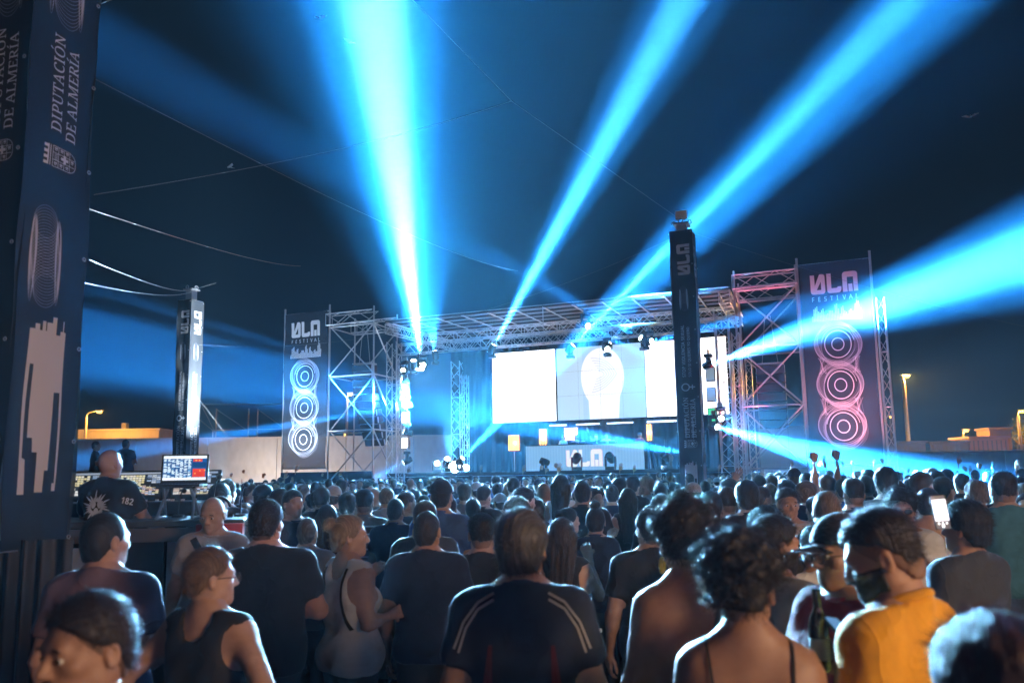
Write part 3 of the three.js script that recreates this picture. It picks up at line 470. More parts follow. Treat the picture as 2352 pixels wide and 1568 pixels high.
  const lampPost = (label, p, power, arm, s = 1) => {
    const o = thing('street_lamp', label, 'lamp', V3(p.x, 0, p.z), 0, 'sodium street lamps around the yard'), h = p.y;
    part(o, 'post', new THREE.CylinderGeometry(0.09 * s, 0.15 * s, h - 0.3, 10).translate(0, (h - 0.3) / 2, 0), mat(0.4, 0.38, 0.36, 0.6));
    const curve = new THREE.QuadraticBezierCurve3(V3(0, h - 0.32, 0), V3(0, h + 0.1, 0), V3(arm, h + 0.1, 0.1)); part(o, 'arm', new THREE.TubeGeometry(curve, 10, 0.05 * s, 6), M.scaf);
    part(o, 'lamp_hood', rbox(0.55 * s, 0.12, 0.3 * s, 0.04, arm, h + 0.13, 0.1), M.scaf);
    part(o, 'lamp_glass', new THREE.SphereGeometry(0.19 * s, 12, 8).scale(1, 0.5, 0.7).translate(arm, h, 0.1), glow(1, 0.47, 0.08, 7));
    const L = new THREE.PointLight(lin(1, 0.42, 0.06), power); L.position.set(arm, h, 0.1); L.castShadow = true; L.shadow.radius = 4; o.add(L);
  };
  lampPost('curved orange street lamp beside the house at the far left', at(198, 947, 56), 130, 1);
  lampPost('tall orange street lamp above the right wall', at(2075, 865, 56), 900, 0.15, 1.3);
  lampPost('orange street lamp at the right edge beside the tree', at(2338, 946, 58), 120, 0.3);
  lampPost('small distant street lamp close to the right ring banner', at(2045, 957, 95), 60, 0.1, 1.4);
  lampPost('small street lamp beside the brown hut', at(2212, 990, 60), 60, 0.2);
  lampPost('street lamp seen through the left scaffold tower', at(797, 906, 62), 60, 0.3);
  lampPost('low far street lamp under the left scaffold lamp', at(790, 998, 80), 40, 0.2);
  { // flood lamp standing low before the wall
    const o = thing('yard_flood_lamp', 'low flood lamp shining on the pale wall from behind the crowd', 'lamp', V3(-13.4, 0, -40.5), Math.PI - 0.12); part(o, 'stand', bar(V3(0, 0, 0), V3(0, 1.25, 0), 0.03), M.steel); part(o, 'lamp_housing', rbox(0.5, 0.4, 0.12, 0.02, 0, 1.4, -0.07), M.dark); part(o, 'light_face', new THREE.PlaneGeometry(0.46, 0.36).translate(0, 1.4, 0.0), glow(1, 0.86, 0.74, 6));
    const L = new THREE.RectAreaLight(lin(1, 0.8, 0.68), 650, 0.46, 0.36); L.position.set(0, 1.4, 0.02); L.rotation.y = Math.PI; o.add(L);
  }
  { // open steel canopy frame beyond the wall
    const o = thing('canopy_frame', 'bare steel canopy frame rising beyond the long pale wall', 'canopy', V3(0, 0, 0)), A = (u, v) => at(u, v, 52), fm = mat(0.35, 0.4, 0.45, 0.5, 0.5);
    part(o, 'top_beam', bar(A(440, 928), A(656, 928), 0.06), fm);
    for (const u of [497, 571, 592, 655]) part(o, 'post', bar(V3(A(u, 935).x, 0, A(u, 935).z), A(u, 938), 0.05), fm);
    for (const [a, b, c, d] of [[497, 940, 571, 990], [592, 940, 655, 985], [443, 952, 497, 995], [450, 905, 497, 1000]]) part(o, 'brace', bar(A(a, b), A(c, d), 0.035), fm);
  }
}
// ---------------------------------------------------------------- sound desk on its riser
{
  const y = 0.5, riser = thing('desk_riser', 'low black riser under the sound desk', 'platform', V3(-3.2, 0, -6.6)); part(riser, 'deck', box(3.4, 0.08, 2.6, 0, y - 0.04, 0), M.dark); part(riser, 'skirt', box(3.36, y - 0.09, 2.56, 0, (y - 0.09) / 2, 0), M.black);
  const tb = thing('sound_desk_table', 'dark sound desk table with pale front panels and a red lit end', 'table', V3(-2.98, y, -6.05), 0.06);
  part(tb, 'table_top', rbox(1.85, 0.05, 0.75, 0.01, 0, 1.06, -0.1), mat(0.06, 0.055, 0.05, 0.5)); part(tb, 'edge_rail', box(1.84, 0.1, 0.03, 0, 0.98, 0.285), mat(0.12, 0.1, 0.09, 0.5)); part(tb, 'red_end_board', box(0.34, 0.09, 0.05, 0.76, 1.01, 0.3), mat(0.5, 0.06, 0.06, 0.5));
  part(tb, 'front_panel', box(0.62, 0.78, 0.03, -0.42, 0.5, 0.24), mat(0.45, 0.47, 0.52, 0.6)); part(tb, 'front_panel', box(0.52, 0.86, 0.03, 0.62, 0.5, 0.24), mat(0.45, 0.47, 0.52, 0.6)); part(tb, 'front_panel', box(0.44, 0.86, 0.03, 0.11, 0.5, 0.23), M.dark);
  for (const s of [-1, 1]) for (const z of [-0.4, 0.2]) part(tb, 'leg', box(0.05, 1.03, 0.05, s * 0.88, 0.515, z), M.dark);
  // lighting console with tilted screens
  const lc = thing('lighting_console', 'lighting console with tilted glowing screens in front of the bald operator', 'console', V3(-3.35, y + 1.085, -6.75), 0.05);
  part(lc, 'console_body', rbox(1.3, 0.12, 0.55, 0.02, 0, 0.06, 0), M.dark); part(lc, 'console_stand', box(1.1, 1.08, 0.4, 0, -0.545, 0), M.black);
  const cellTex = (seed) => canvasTex(256, 160, (x, w, h) => { const R = rng(seed); x.fillStyle = '#2a3038'; x.fillRect(0, 0, w, h); x.fillStyle = '#aab4c4'; x.fillRect(0, 0, w, 12); for (const [X, Y, W, H, cw, ch, tint] of [[6, 18, 150, 74, 18, 14, ['#fdf3c8', '#f6eede', '#f2e2a8']], [164, 18, 86, 60, 28, 11, ['#dfe8f6', '#b9cbe6', '#8ea4c6']], [6, 98, 110, 56, 36, 17, ['#f4f0ea', '#e6d9c6', '#d8c4b4']], [124, 86, 126, 68, 20, 9, ['#cfe0ff', '#f6d0c0', '#fff2c0']]]) for (let b = 0; b + ch <= H; b += ch) for (let a = 0; a + cw <= W; a += cw) { if (R() < 0.16) continue; x.fillStyle = tint[Math.floor(R() * 3)]; x.fillRect(X + a, Y + b, cw - 2, ch - 2); if (R() < 0.5) { x.fillStyle = '#4a4e58'; x.fillRect(X + a + 2, Y + b + 3, (cw - 6) * R(), 2); } } });
  [-0.46, 0.02, 0.5].forEach((x, i) => { const s = part(lc, 'console_screen', rbox(0.44, 0.28, 0.025, 0.01), M.dark); s.position.set(x, 0.25, -0.12); s.rotation.set(-0.3, 0, 0); part(s, 'screen_glass', new THREE.PlaneGeometry(0.38, 0.225).translate(0, 0.008, 0.014), new THREE.MeshStandardMaterial({ color: 0, emissive: 0xffffff, emissiveMap: cellTex(70 + i), emissiveIntensity: 0.8, roughness: 0.3 })); });
  for (let k = 0; k < 16; k++) part(lc, 'fader_knob', box(0.02, 0.015, 0.035, -0.56 + k * 0.075, 0.128, 0.12 + 0.06 * Math.sin(k * 2)), M.white);
  const st = thing('laptop_stand', 'folded metal laptop stand on the sound desk', 'stand', V3(-2.62, y + 1.087, -6.02), 0.15); for (const s of [-1, 1]) { part(st, 'stand_leg', bar(V3(s * 0.13, 0, 0.1), V3(s * 0.1, 0.235, -0.06), 0.012), M.steel); part(st, 'stand_leg', bar(V3(s * 0.13, 0, -0.14), V3(s * 0.1, 0.235, 0.06), 0.012), M.steel); part(st, 'stand_foot', bar(V3(s * 0.13, 0.01, -0.15), V3(s * 0.13, 0.01, 0.12), 0.01), M.steel); } part(st, 'stand_plate', box(0.3, 0.01, 0.24, 0, 0.24, 0), M.dark);
  const lp = thing('laptop', 'open laptop on its stand showing white tables and a red panel', 'laptop', V3(-2.62, y + 1.334, -6.02), 0.15);
  part(lp, 'keyboard_base', rbox(0.36, 0.018, 0.25, 0.004, 0, 0.009, 0.0), M.dark);
  const keys = []; for (let j = 0; j < 5; j++) for (let i = 0; i < 14; i++) keys.push(box(0.019, 0.004, 0.017, -0.15 + i * 0.0232, 0.02, -0.08 + j * 0.023)); part(lp, 'keys', merge(keys), mat(0.02, 0.03, 0.06, 0.4)).userData.kind = 'stuff';
  const lid = part(lp, 'lid', rbox(0.36, 0.235, 0.012, 0.004, 0, 0.1175, 0), M.dark); lid.position.set(0, 0.02, -0.13); lid.rotation.x = -0.12;
  part(lid, 'screen_glass', new THREE.PlaneGeometry(0.33, 0.195).translate(0, 0.125, 0.0075), new THREE.MeshStandardMaterial({ color: 0, emissive: 0xffffff, emissiveIntensity: 1.15, roughness: 0.3, emissiveMap: canvasTex(512, 300, (x, w, h) => {
    const R = rng(8); x.fillStyle = '#0d4f8c'; x.fillRect(0, 0, w, h); x.fillStyle = '#f4fbff'; x.fillRect(0, 0, w, 34); x.fillRect(0, 268, w, 32);
    for (let j = 0; j < 22; j++) for (let i = 0; i < 7; i++) if (R() < 0.78) { x.fillStyle = R() < 0.85 ? '#eefaff' : '#74b4e4'; x.fillRect(6 + i * 48, 40 + j * 10.4, 20 + R() * 26, 7.5); }
    x.fillStyle = '#d43a2a'; x.fillRect(350, 40, 110, 34); x.fillRect(350, 160, 150, 104); x.fillStyle = '#ffd24a'; for (const [a, b] of [[380, 50], [420, 52], [430, 180], [488, 176], [372, 214]]) x.fillRect(a, b, 14, 12);
    x.fillStyle = '#0a3c70'; x.fillRect(345, 80, 160, 66);
  }) }));
  const hp = thing('headphones', 'black headphones resting on the sound desk below the laptop', 'headphones', V3(-2.28, y + 1.087, -5.95), 0.4); part(hp, 'headband', new THREE.TorusGeometry(0.085, 0.011, 8, 24, Math.PI).translate(0, 0.075, 0), M.dark); for (const s of [-1, 1]) part(hp, 'ear_cup', new THREE.CylinderGeometry(0.042, 0.042, 0.035, 16).rotateZ(Math.PI / 2).translate(s * 0.085, 0.045, 0), M.dark);
  [[-2.42, 0.3, 'tall'], [-2.2, 0.24, 'short'], [-2.7, 0.2, 'small']].forEach(([x, h, l], i) => { const o = thing('gooseneck_lamp', l + ' dark gooseneck microphone standing on the sound desk', 'microphone', V3(x, y + 1.087, -6.2), 0, 'microphones on the sound desk'); part(o, 'foot', new THREE.CylinderGeometry(0.045, 0.05, 0.02, 14).translate(0, 0.01, 0), M.dark); part(o, 'neck', new THREE.TubeGeometry(new THREE.QuadraticBezierCurve3(V3(0, 0.02, 0), V3(0, h, 0), V3(0.06, h * 1.05, 0.05)), 10, 0.006, 6), M.dark); part(o, 'capsule', new THREE.SphereGeometry(0.022, 10, 8).translate(0.065, h * 1.06, 0.055), M.dark); o.name = numbered('desk_microphone'); });
  // stool of the operator
  const so = thing('high_stool', 'black high stool under the bald operator', 'stool', V3(-3.12, y, -5.95)); part(so, 'seat', new THREE.CylinderGeometry(0.18, 0.17, 0.06, 20).translate(0, 0.72, 0), M.dark); for (let k = 0; k < 4; k++) { const a = k * 1.57 + 0.78; part(so, 'leg', bar(V3(Math.cos(a) * 0.13, 0.7, Math.sin(a) * 0.13), V3(Math.cos(a) * 0.22, 0, Math.sin(a) * 0.22), 0.013), M.steel); } part(so, 'foot_ring', new THREE.TorusGeometry(0.18, 0.01, 6, 24).rotateX(Math.PI / 2).translate(0, 0.28, 0), M.steel);
  // riser with two onlookers far left
  const r2 = thing('viewing_riser', 'dark raised platform in front of the pale wall at the far left', 'platform', V3(-11, 0, -20.6)); part(r2, 'deck', box(4.6, 0.1, 1.8, 0, 1.05, 0), M.dark); part(r2, 'skirt', box(4.5, 1.0, 1.7, 0, 0.5, 0), M.black);
  // cabinet and black drape under the near banner
  const cb = thing('mast_cabinet', 'beige panelled cabinet below the near banner mast', 'cabinet', mastNear.clone().add(V3(-0.28, 0, 0.52)), YAW + 0.35);
  const bg = mat(0.42, 0.3, 0.24, 0.8), bd = mat(0.3, 0.23, 0.18, 0.85); part(cb, 'carcass', box(0.7, 1.42, 0.28, 0, 0.71, 0), bd);
  for (const [w, h, x, yy] of [[0.16, 1.42, -0.29, 0.71], [0.12, 1.42, 0.31, 0.71], [0.46, 0.16, 0.0, 1.34], [0.46, 0.14, 0, 0.84], [0.46, 0.2, 0, 0.1]]) part(cb, 'frame_board', box(w - 0.004, h - 0.004, 0.03, x, yy, 0.155), bg);
  part(cb, 'handle', bar(V3(-0.1, 0.84, 0.19), V3(0.1, 0.84, 0.19), 0.008), M.dark);
  const dr = thing('black_drape', 'black pleated drape hanging beside the beige cabinet', 'curtain', mastNear.clone().add(V3(0.2, 0, 0.18)), YAW + 0.5), dg = new THREE.PlaneGeometry(0.55, 1.55, 60, 4).translate(0, 0.78, 0), dp = dg.attributes.position; for (let i = 0; i < dp.count; i++) { const x = dp.getX(i); dp.setZ(i, 0.025 * Math.sin(x * 60 + Math.sin(x * 14))); } dg.computeVertexNormals(); part(dr, 'cloth', dg, mat(0.02, 0.02, 0.024, 0.6));
}
// ---------------------------------------------------------------- bodies: rounded bones joined smoothly, meshed on a grid
function cone(a, b, ra, rb, k = 0.03) { const d = [b[0] - a[0], b[1] - a[1], b[2] - a[2]], l = d[0] * d[0] + d[1] * d[1] + d[2] * d[2] || 1e-9; return { t: 0, a, d, l, ra, rb, k }; }
function ball(c, r, k = 0.02) { return { t: 1, a: c, r, m: Math.min(...r), k }; }   // ellipsoid
function dist(q, x, y, z) {
  const px = x - q.a[0], py = y - q.a[1], pz = z - q.a[2];
  if (q.t === 0) { let h = (px * q.d[0] + py * q.d[1] + pz * q.d[2]) / q.l; h = h < 0 ? 0 : h > 1 ? 1 : h; const ex = px - q.d[0] * h, ey = py - q.d[1] * h, ez = pz - q.d[2] * h; return Math.sqrt(ex * ex + ey * ey + ez * ez) - (q.ra + (q.rb - q.ra) * h); }
  const ux = px / q.r[0], uy = py / q.r[1], uz = pz / q.r[2], k0 = Math.sqrt(ux * ux + uy * uy + uz * uz), vx = ux / q.r[0], vy = uy / q.r[1], vz = uz / q.r[2], k1 = Math.sqrt(vx * vx + vy * vy + vz * vz);
  return k0 < 1e-6 ? -q.m : (k0 * (k0 - 1)) / k1;
}
function joined(list) { return (x, y, z) => { let f = 1e3; for (let i = 0; i < list.length; i++) { const q = list[i], d = dist(q, x, y, z); if (d > f + q.k) continue; if (d < f - q.k) { f = d; continue; } const h = 0.5 + 0.5 * (f - d) / q.k; f = f + (d - f) * h - q.k * h * (1 - h); } return f; }; }
const minus = (f, d, k) => { const h = Math.min(1, Math.max(0, 0.5 - 0.5 * (f + d) / k)); return f + (-d - f) * h + k * h * (1 - h); };   // f without d, rounded
function netMesh(F, lo, hi, c, uvScale = 1) {   // surface nets
  const n = [0, 1, 2].map((i) => Math.ceil((hi[i] - lo[i]) / c) + 1), [nx, ny, nz] = n, v = new Float32Array(nx * ny * nz);
  // coarse pass: leave out blocks far from the surface
  const B = 4; v.fill(1);
  for (let k = 0; k < nz; k += B) for (let j = 0; j < ny; j += B) for (let i = 0; i < nx; i += B) {
    const m = F(lo[0] + (i + B / 2 - 0.5) * c, lo[1] + (j + B / 2 - 0.5) * c, lo[2] + (k + B / 2 - 0.5) * c), far = Math.abs(m) > c * B * 1.35 + 0.012;
    for (let kk = k; kk < Math.min(nz, k + B); kk++) for (let jj = j; jj < Math.min(ny, j + B); jj++) for (let ii = i; ii < Math.min(nx, i + B); ii++) v[(kk * ny + jj) * nx + ii] = far ? m : F(lo[0] + ii * c, lo[1] + jj * c, lo[2] + kk * c);
  }
  const id = new Int32Array(nx * ny * nz).fill(-1), pos = [], idx = [], at3 = (i, j, k) => (k * ny + j) * nx + i;
  for (let k = 0; k < nz - 1; k++) for (let j = 0; j < ny - 1; j++) for (let i = 0; i < nx - 1; i++) {
    let s = 0, X = 0, Y = 0, Z = 0, e = 0;
    const o = at3(i, j, k), q = [v[o], v[o + 1], v[o + nx], v[o + nx + 1], v[o + nx * ny], v[o + nx * ny + 1], v[o + nx * ny + nx], v[o + nx * ny + nx + 1]];
    for (let b = 0; b < 8; b++) if (q[b] < 0) s++;
    if (s === 0 || s === 8) continue;
    for (let b = 0; b < 8; b++) for (let ax = 0; ax < 3; ax++) { const b2 = b | (1 << ax); if (b2 === b) continue; const p = q[b], r = q[b2]; if ((p < 0) === (r < 0)) continue; const t = p / (p - r); X += (b & 1) + (ax === 0 ? t : 0); Y += ((b >> 1) & 1) + (ax === 1 ? t : 0); Z += ((b >> 2) & 1) + (ax === 2 ? t : 0); e++; }
    id[o] = pos.length / 3; pos.push(lo[0] + (i + X / e) * c, lo[1] + (j + Y / e) * c, lo[2] + (k + Z / e) * c);
  }
  const quad = (a, b, d, e, flip) => { if (a < 0 || b < 0 || d < 0 || e < 0) return; flip ? idx.push(a, d, b, b, d, e) : idx.push(a, b, d, b, e, d); };
  for (let k = 1; k < nz - 1; k++) for (let j = 1; j < ny - 1; j++) for (let i = 1; i < nx - 1; i++) {
    const o = at3(i, j, k), p = v[o] < 0;
    if (p !== v[o + 1] < 0) quad(id[o - nx - nx * ny], id[o - nx * ny], id[o - nx], id[o], !p);
    if (p !== v[o + nx] < 0) quad(id[o - 1 - nx * ny], id[o - nx * ny], id[o - 1], id[o], p);
    if (p !== v[o + nx * ny] < 0) quad(id[o - 1 - nx], id[o - nx], id[o - 1], id[o], !p);
  }
  const g = new THREE.BufferGeometry(); g.setAttribute('position', new THREE.BufferAttribute(new Float32Array(pos), 3)); g.setIndex(idx); g.computeVertexNormals();
  const uv = new Float32Array(pos.length / 3 * 2); for (let i = 0; i < uv.length / 2; i++) { uv[2 * i] = (pos[3 * i] + pos[3 * i + 2] * 0.8) * uvScale; uv[2 * i + 1] = pos[3 * i + 1] * uvScale; } g.setAttribute('uv', new THREE.BufferAttribute(uv, 2));
  return g;
}
// ---- head, with its origin at the top of the neck, looking along +z
function headField(o = {}) {
  const j = o.female ? 0.92 : 1, list = [
    ball([0, 0.115, -0.012], [0.076, 0.1, 0.096], 0.02), ball([0, 0.05, 0.028], [0.06 * j, 0.076, 0.062], 0.03), cone([-0.045 * j, 0.03, 0.0], [0, 0.003, 0.062], 0.028 * j, 0.024, 0.025), cone([0.045 * j, 0.03, 0.0], [0, 0.003, 0.062], 0.028 * j, 0.024, 0.025),
    ball([0, 0.0, 0.07], [0.022 * j, 0.018, 0.018], 0.015), ball([0, 0.034, 0.058], [0.033, 0.03, 0.027], 0.02), cone([-0.032, 0.117, 0.078], [0.032, 0.117, 0.078], 0.013 * j, 0.013 * j, 0.02), cone([0, 0.108, 0.085], [0, 0.066, 0.107], 0.007, 0.0125, 0.012), ball([-0.012, 0.06, 0.098], [0.009, 0.007, 0.01], 0.008), ball([0.012, 0.06, 0.098], [0.009, 0.007, 0.01], 0.008),
    ball([-0.045, 0.077, 0.058], [0.022, 0.018, 0.02], 0.02), ball([0.045, 0.077, 0.058], [0.022, 0.018, 0.02], 0.02), cone([-0.019, 0.036, 0.084], [0.019, 0.036, 0.084], 0.0055, 0.0055, 0.006), cone([-0.016, 0.0265, 0.084], [0.016, 0.0265, 0.084], 0.007, 0.007, 0.006),
    cone([0, -0.045, -0.02], [0, 0.05, -0.018], o.female ? 0.044 : 0.053, o.female ? 0.046 : 0.054, 0.03),
  ], F = joined(list), ear = [-1, 1].map((s) => [ball([s * 0.081, 0.085, -0.014], [0.011, 0.033, 0.02], 0.01), ball([s * 0.092, 0.089, -0.01], [0.009, 0.02, 0.011], 0.01)]);
  const eyes = [-1, 1].map((s) => ball([s * 0.032, 0.094, 0.1], [0.016, 0.011, 0.017], 0.01)), balls = [-1, 1].map((s) => ball([s * 0.032, 0.093, 0.0755], [0.0125, 0.0125, 0.0125], 0.004));
  return (x, y, z) => {
    let f = F(x, y, z);
    if (f > 0.06) return f;
    for (const e of eyes) f = minus(f, dist(e, x, y, z), 0.012);
    for (const e of balls) { const d = dist(e, x, y, z) - 0.001; if (y > 0.0948) f = Math.min(f, d - 0.0012); else if (y < 0.0895) f = Math.min(f, d - 0.0004); }
    for (const [a, b] of ear) { let d = dist(a, x, y, z); d = minus(d, dist(b, x, y, z), 0.004); const h = Math.max(0, Math.min(1, 0.5 + 0.5 * (f - d) / 0.006)); f = f + (d - f) * h - 0.006 * h * (1 - h); }
    return f;
  };
}
const lerp = (a, b, t) => a + (b - a) * Math.min(1, Math.max(0, t));
const hairLine = (z) => (z < -0.065 ? 0.012 : z < 0.0 ? lerp(0.012, 0.085, (z + 0.065) / 0.05) : z < 0.03 ? lerp(0.085, 0.1, z / 0.03) : lerp(0.1, 0.168, (z - 0.03) / 0.045));
function hairField(style) {
  const cr = ball([0, 0.115, -0.012], [0.076, 0.1, 0.096]), nape = ball([0, 0.05, -0.045], [0.058, 0.07, 0.05]), wob = (x, y, z, s) => Math.sin(x * 61 * s + y * 33 * s) * Math.sin(y * 57 * s + 1.3) * Math.sin(z * 52 * s + x * 21 * s + 0.7);
  const skullF = (x, y, z) => { const a = dist(cr, x, y, z), b = dist(nape, x, y, z), h = Math.max(0, Math.min(1, 0.5 + 0.5 * (a - b) / 0.03)); return a + (b - a) * h - 0.03 * h * (1 - h); };
  const base = (x, y, z) => { const a = skullF(x, y, z), top = Math.max(0, Math.min(1, (y - 0.09) / 0.09));
    const t = { buzz: 0.004, stubble: 0.0012, short: 0.01 + 0.006 * top, fade: 0.002 + 0.02 * top, thick: 0.014 + 0.013 * top, receding: 0.006 + 0.004 * top, long: 0.014, bun: 0.012, bob: 0.02, curly: 0.014 + 0.034 * top, afro: 0.018 + 0.03 * top, waves: 0.014 + 0.016 * top }[style] ?? 0.01;
    const n = style === 'curly' ? 0.014 * wob(x, y, z, 1.0) + 0.011 * wob(z, x, y, 2.0) : style === 'afro' ? 0.005 * wob(x, y, z, 1.5) : style === 'thick' || style === 'waves' ? 0.004 * wob(x, y, z, 1) + 0.002 * Math.sin(x * 190 + z * 60) : 0.0012 * wob(x, y, z, 1.6);
    const low = hairLine(z) + (style === 'receding' ? 0.02 * Math.max(0, z * 14) + (Math.abs(x) < 0.045 ? 0 : 0.0) : 0) + (style === 'curly' && z < 0.02 ? 0.035 : 0) + (style === 'fade' ? 0.045 * Math.max(0, 1 - Math.max(0, z - 0.03) / 0.04) : style === 'short' ? 0.022 * Math.max(0, 1 - Math.max(0, z - 0.03) / 0.04) : 0) + 0.004 * wob(x, z, y, 1.2);
    return Math.max(a - t - n, (low - y) * 0.9); };
  if (style === 'long' || style === 'bob') {
    const L = style === 'long' ? -0.3 : -0.06, lk = [-0.052, -0.018, 0.018, 0.052].map((x, i) => cone([x * 1.15, 0.1, -0.05], [x * 0.95, L - 0.02 * (i % 2), -0.1], 0.045, 0.03, 0.03)).concat([-1, 1].map((s) => cone([s * 0.068, 0.1, -0.01], [s * 0.075, L * 0.75, -0.05], 0.03, 0.022, 0.03))), G = joined(lk);
    return (x, y, z) => Math.min(base(x, y, z), G(x, y, z) + 0.004 * Math.sin(x * 170 + y * 14) + 0.003 * Math.sin(x * 63));
  }
  if (style === 'bun') { const b = ball([0, 0.165, -0.115], [0.042, 0.042, 0.04]); return (x, y, z) => Math.min(base(x, y, z), dist(b, x, y, z) + 0.003 * Math.sin(x * 160 + y * 90)); }
  if (style === 'topbun') { const b = ball([0, 0.245, -0.03], [0.05, 0.04, 0.05]); return (x, y, z) => Math.min(base(x, y, z), dist(b, x, y, z) + 0.004 * wob(x, y, z, 1.6)); }
  return base;
}
function hairLo(style) { return style === 'long' ? [-0.13, -0.36, -0.16] : style === 'bob' ? [-0.13, -0.12, -0.17] : [-0.16, -0.03, -0.19]; }
// ---- hands: wrist at the origin, fingers along +y, palm toward +z, thumb toward +x
function handChains(pose) {
  const curl = { open: 0.08, relaxed: 0.42, fist: 1.45, grip: 0.95 }[pose], out = [];
  [[-0.03, 0.078, 0.058, 0.0075], [-0.0105, 0.086, 0.072, 0.0085], [0.0105, 0.088, 0.076, 0.009], [0.031, 0.083, 0.068, 0.0088]].forEach(([x, y, l, r], i) => {
    out.push([[x * 0.45, 0.005, 0], [x, y, 0], 0.016, 0.0125]); let p = [x, y, 0], a = pose === 'open' ? 0.05 : curl * 0.7; const fan = pose === 'open' ? x * 3.2 : 0;
    [0.46, 0.3, 0.24].forEach((s, k) => { const L = l * s * 1.25, q = [p[0] + Math.sin(fan) * L, p[1] + Math.cos(a) * L, p[2] + Math.sin(a) * L]; out.push([p, q, r * (1 - k * 0.08), r * (0.94 - k * 0.1)]); p = q; a += curl * (1 - k * 0.12); });
  });
  const t = pose === 'fist' || pose === 'grip' ? [[0.02, 0.02, 0.008], [0.042, 0.05, 0.03], [0.02, 0.075, 0.046], [-0.002, 0.078, 0.046]] : [[0.02, 0.015, 0.006], [0.046, 0.042, 0.016], [0.061, 0.07, 0.022], [0.068, 0.094, 0.026]];
  for (let k = 0; k < 3; k++) out.push([t[k], t[k + 1], 0.0135 - k * 0.002, 0.012 - k * 0.002]);
  return out;
}
const handCache = new Map();
function handGeo(pose, fine) {
  const key = pose + fine; if (handCache.has(key)) return handCache.get(key);
  const ch = handChains(pose); let g;
  if (fine) g = netMesh(joined(ch.map(([a, b, ra, rb], i) => cone(a, b, ra, rb, 0.006)).concat([cone([0, -0.05, 0], [0, 0.02, 0], 0.027, 0.026, 0.02)])), [-0.08, -0.08, -0.05], [0.11, 0.2, 0.13], 0.0068).toNonIndexed();
  else g = merge(ch.map(([a, b, ra, rb]) => { const A = V3(...a), Bv = V3(...b), d = Bv.clone().sub(A), c = new THREE.CylinderGeometry(rb, ra, d.length() + ra, 5, 1, true); c.applyQuaternion(new THREE.Quaternion().setFromUnitVectors(V3(0, 1, 0), d.normalize())); return c.translate((A.x + Bv.x) / 2, (A.y + Bv.y) / 2, (A.z + Bv.z) / 2); }));
  handCache.set(key, g); return g;
}
// ---- arm poses: [elbow, wrist, hand] for the side s = +1; x is mirrored for s = -1
const ARM = {
  hang: [[0.245, 1.135, -0.03], [0.262, 0.885, 0.05], 'relaxed'], hold: [[0.245, 1.15, -0.04], [0.15, 1.17, 0.2], 'grip'], hips: [[0.42, 1.17, -0.12], [0.215, 1.03, -0.01], 'relaxed'], up: [[0.27, 1.69, 0.07], [0.24, 1.94, 0.1], 'fist'], upopen: [[0.3, 1.67, 0.08], [0.36, 1.92, 0.12], 'open'],
  reach: [[0.38, 1.6, 0.12], [0.55, 1.78, 0.2], 'open'], phone: [[0.27, 1.22, 0.18], [0.17, 1.46, 0.33], 'grip'], fold: [[0.25, 1.16, 0.06], [0.02, 1.18, 0.2], 'relaxed'], desk: [[0.26, 1.16, 0.1], [0.24, 1.07, 0.34], 'relaxed'], face: [[0.3, 1.3, 0.2], [0.14, 1.56, 0.2], 'open'], drink: [[0.26, 1.16, 0.06], [0.12, 1.36, 0.22], 'grip'], low: [[0.25, 1.15, 0.02], [0.13, 1.06, 0.24], 'grip'],
};
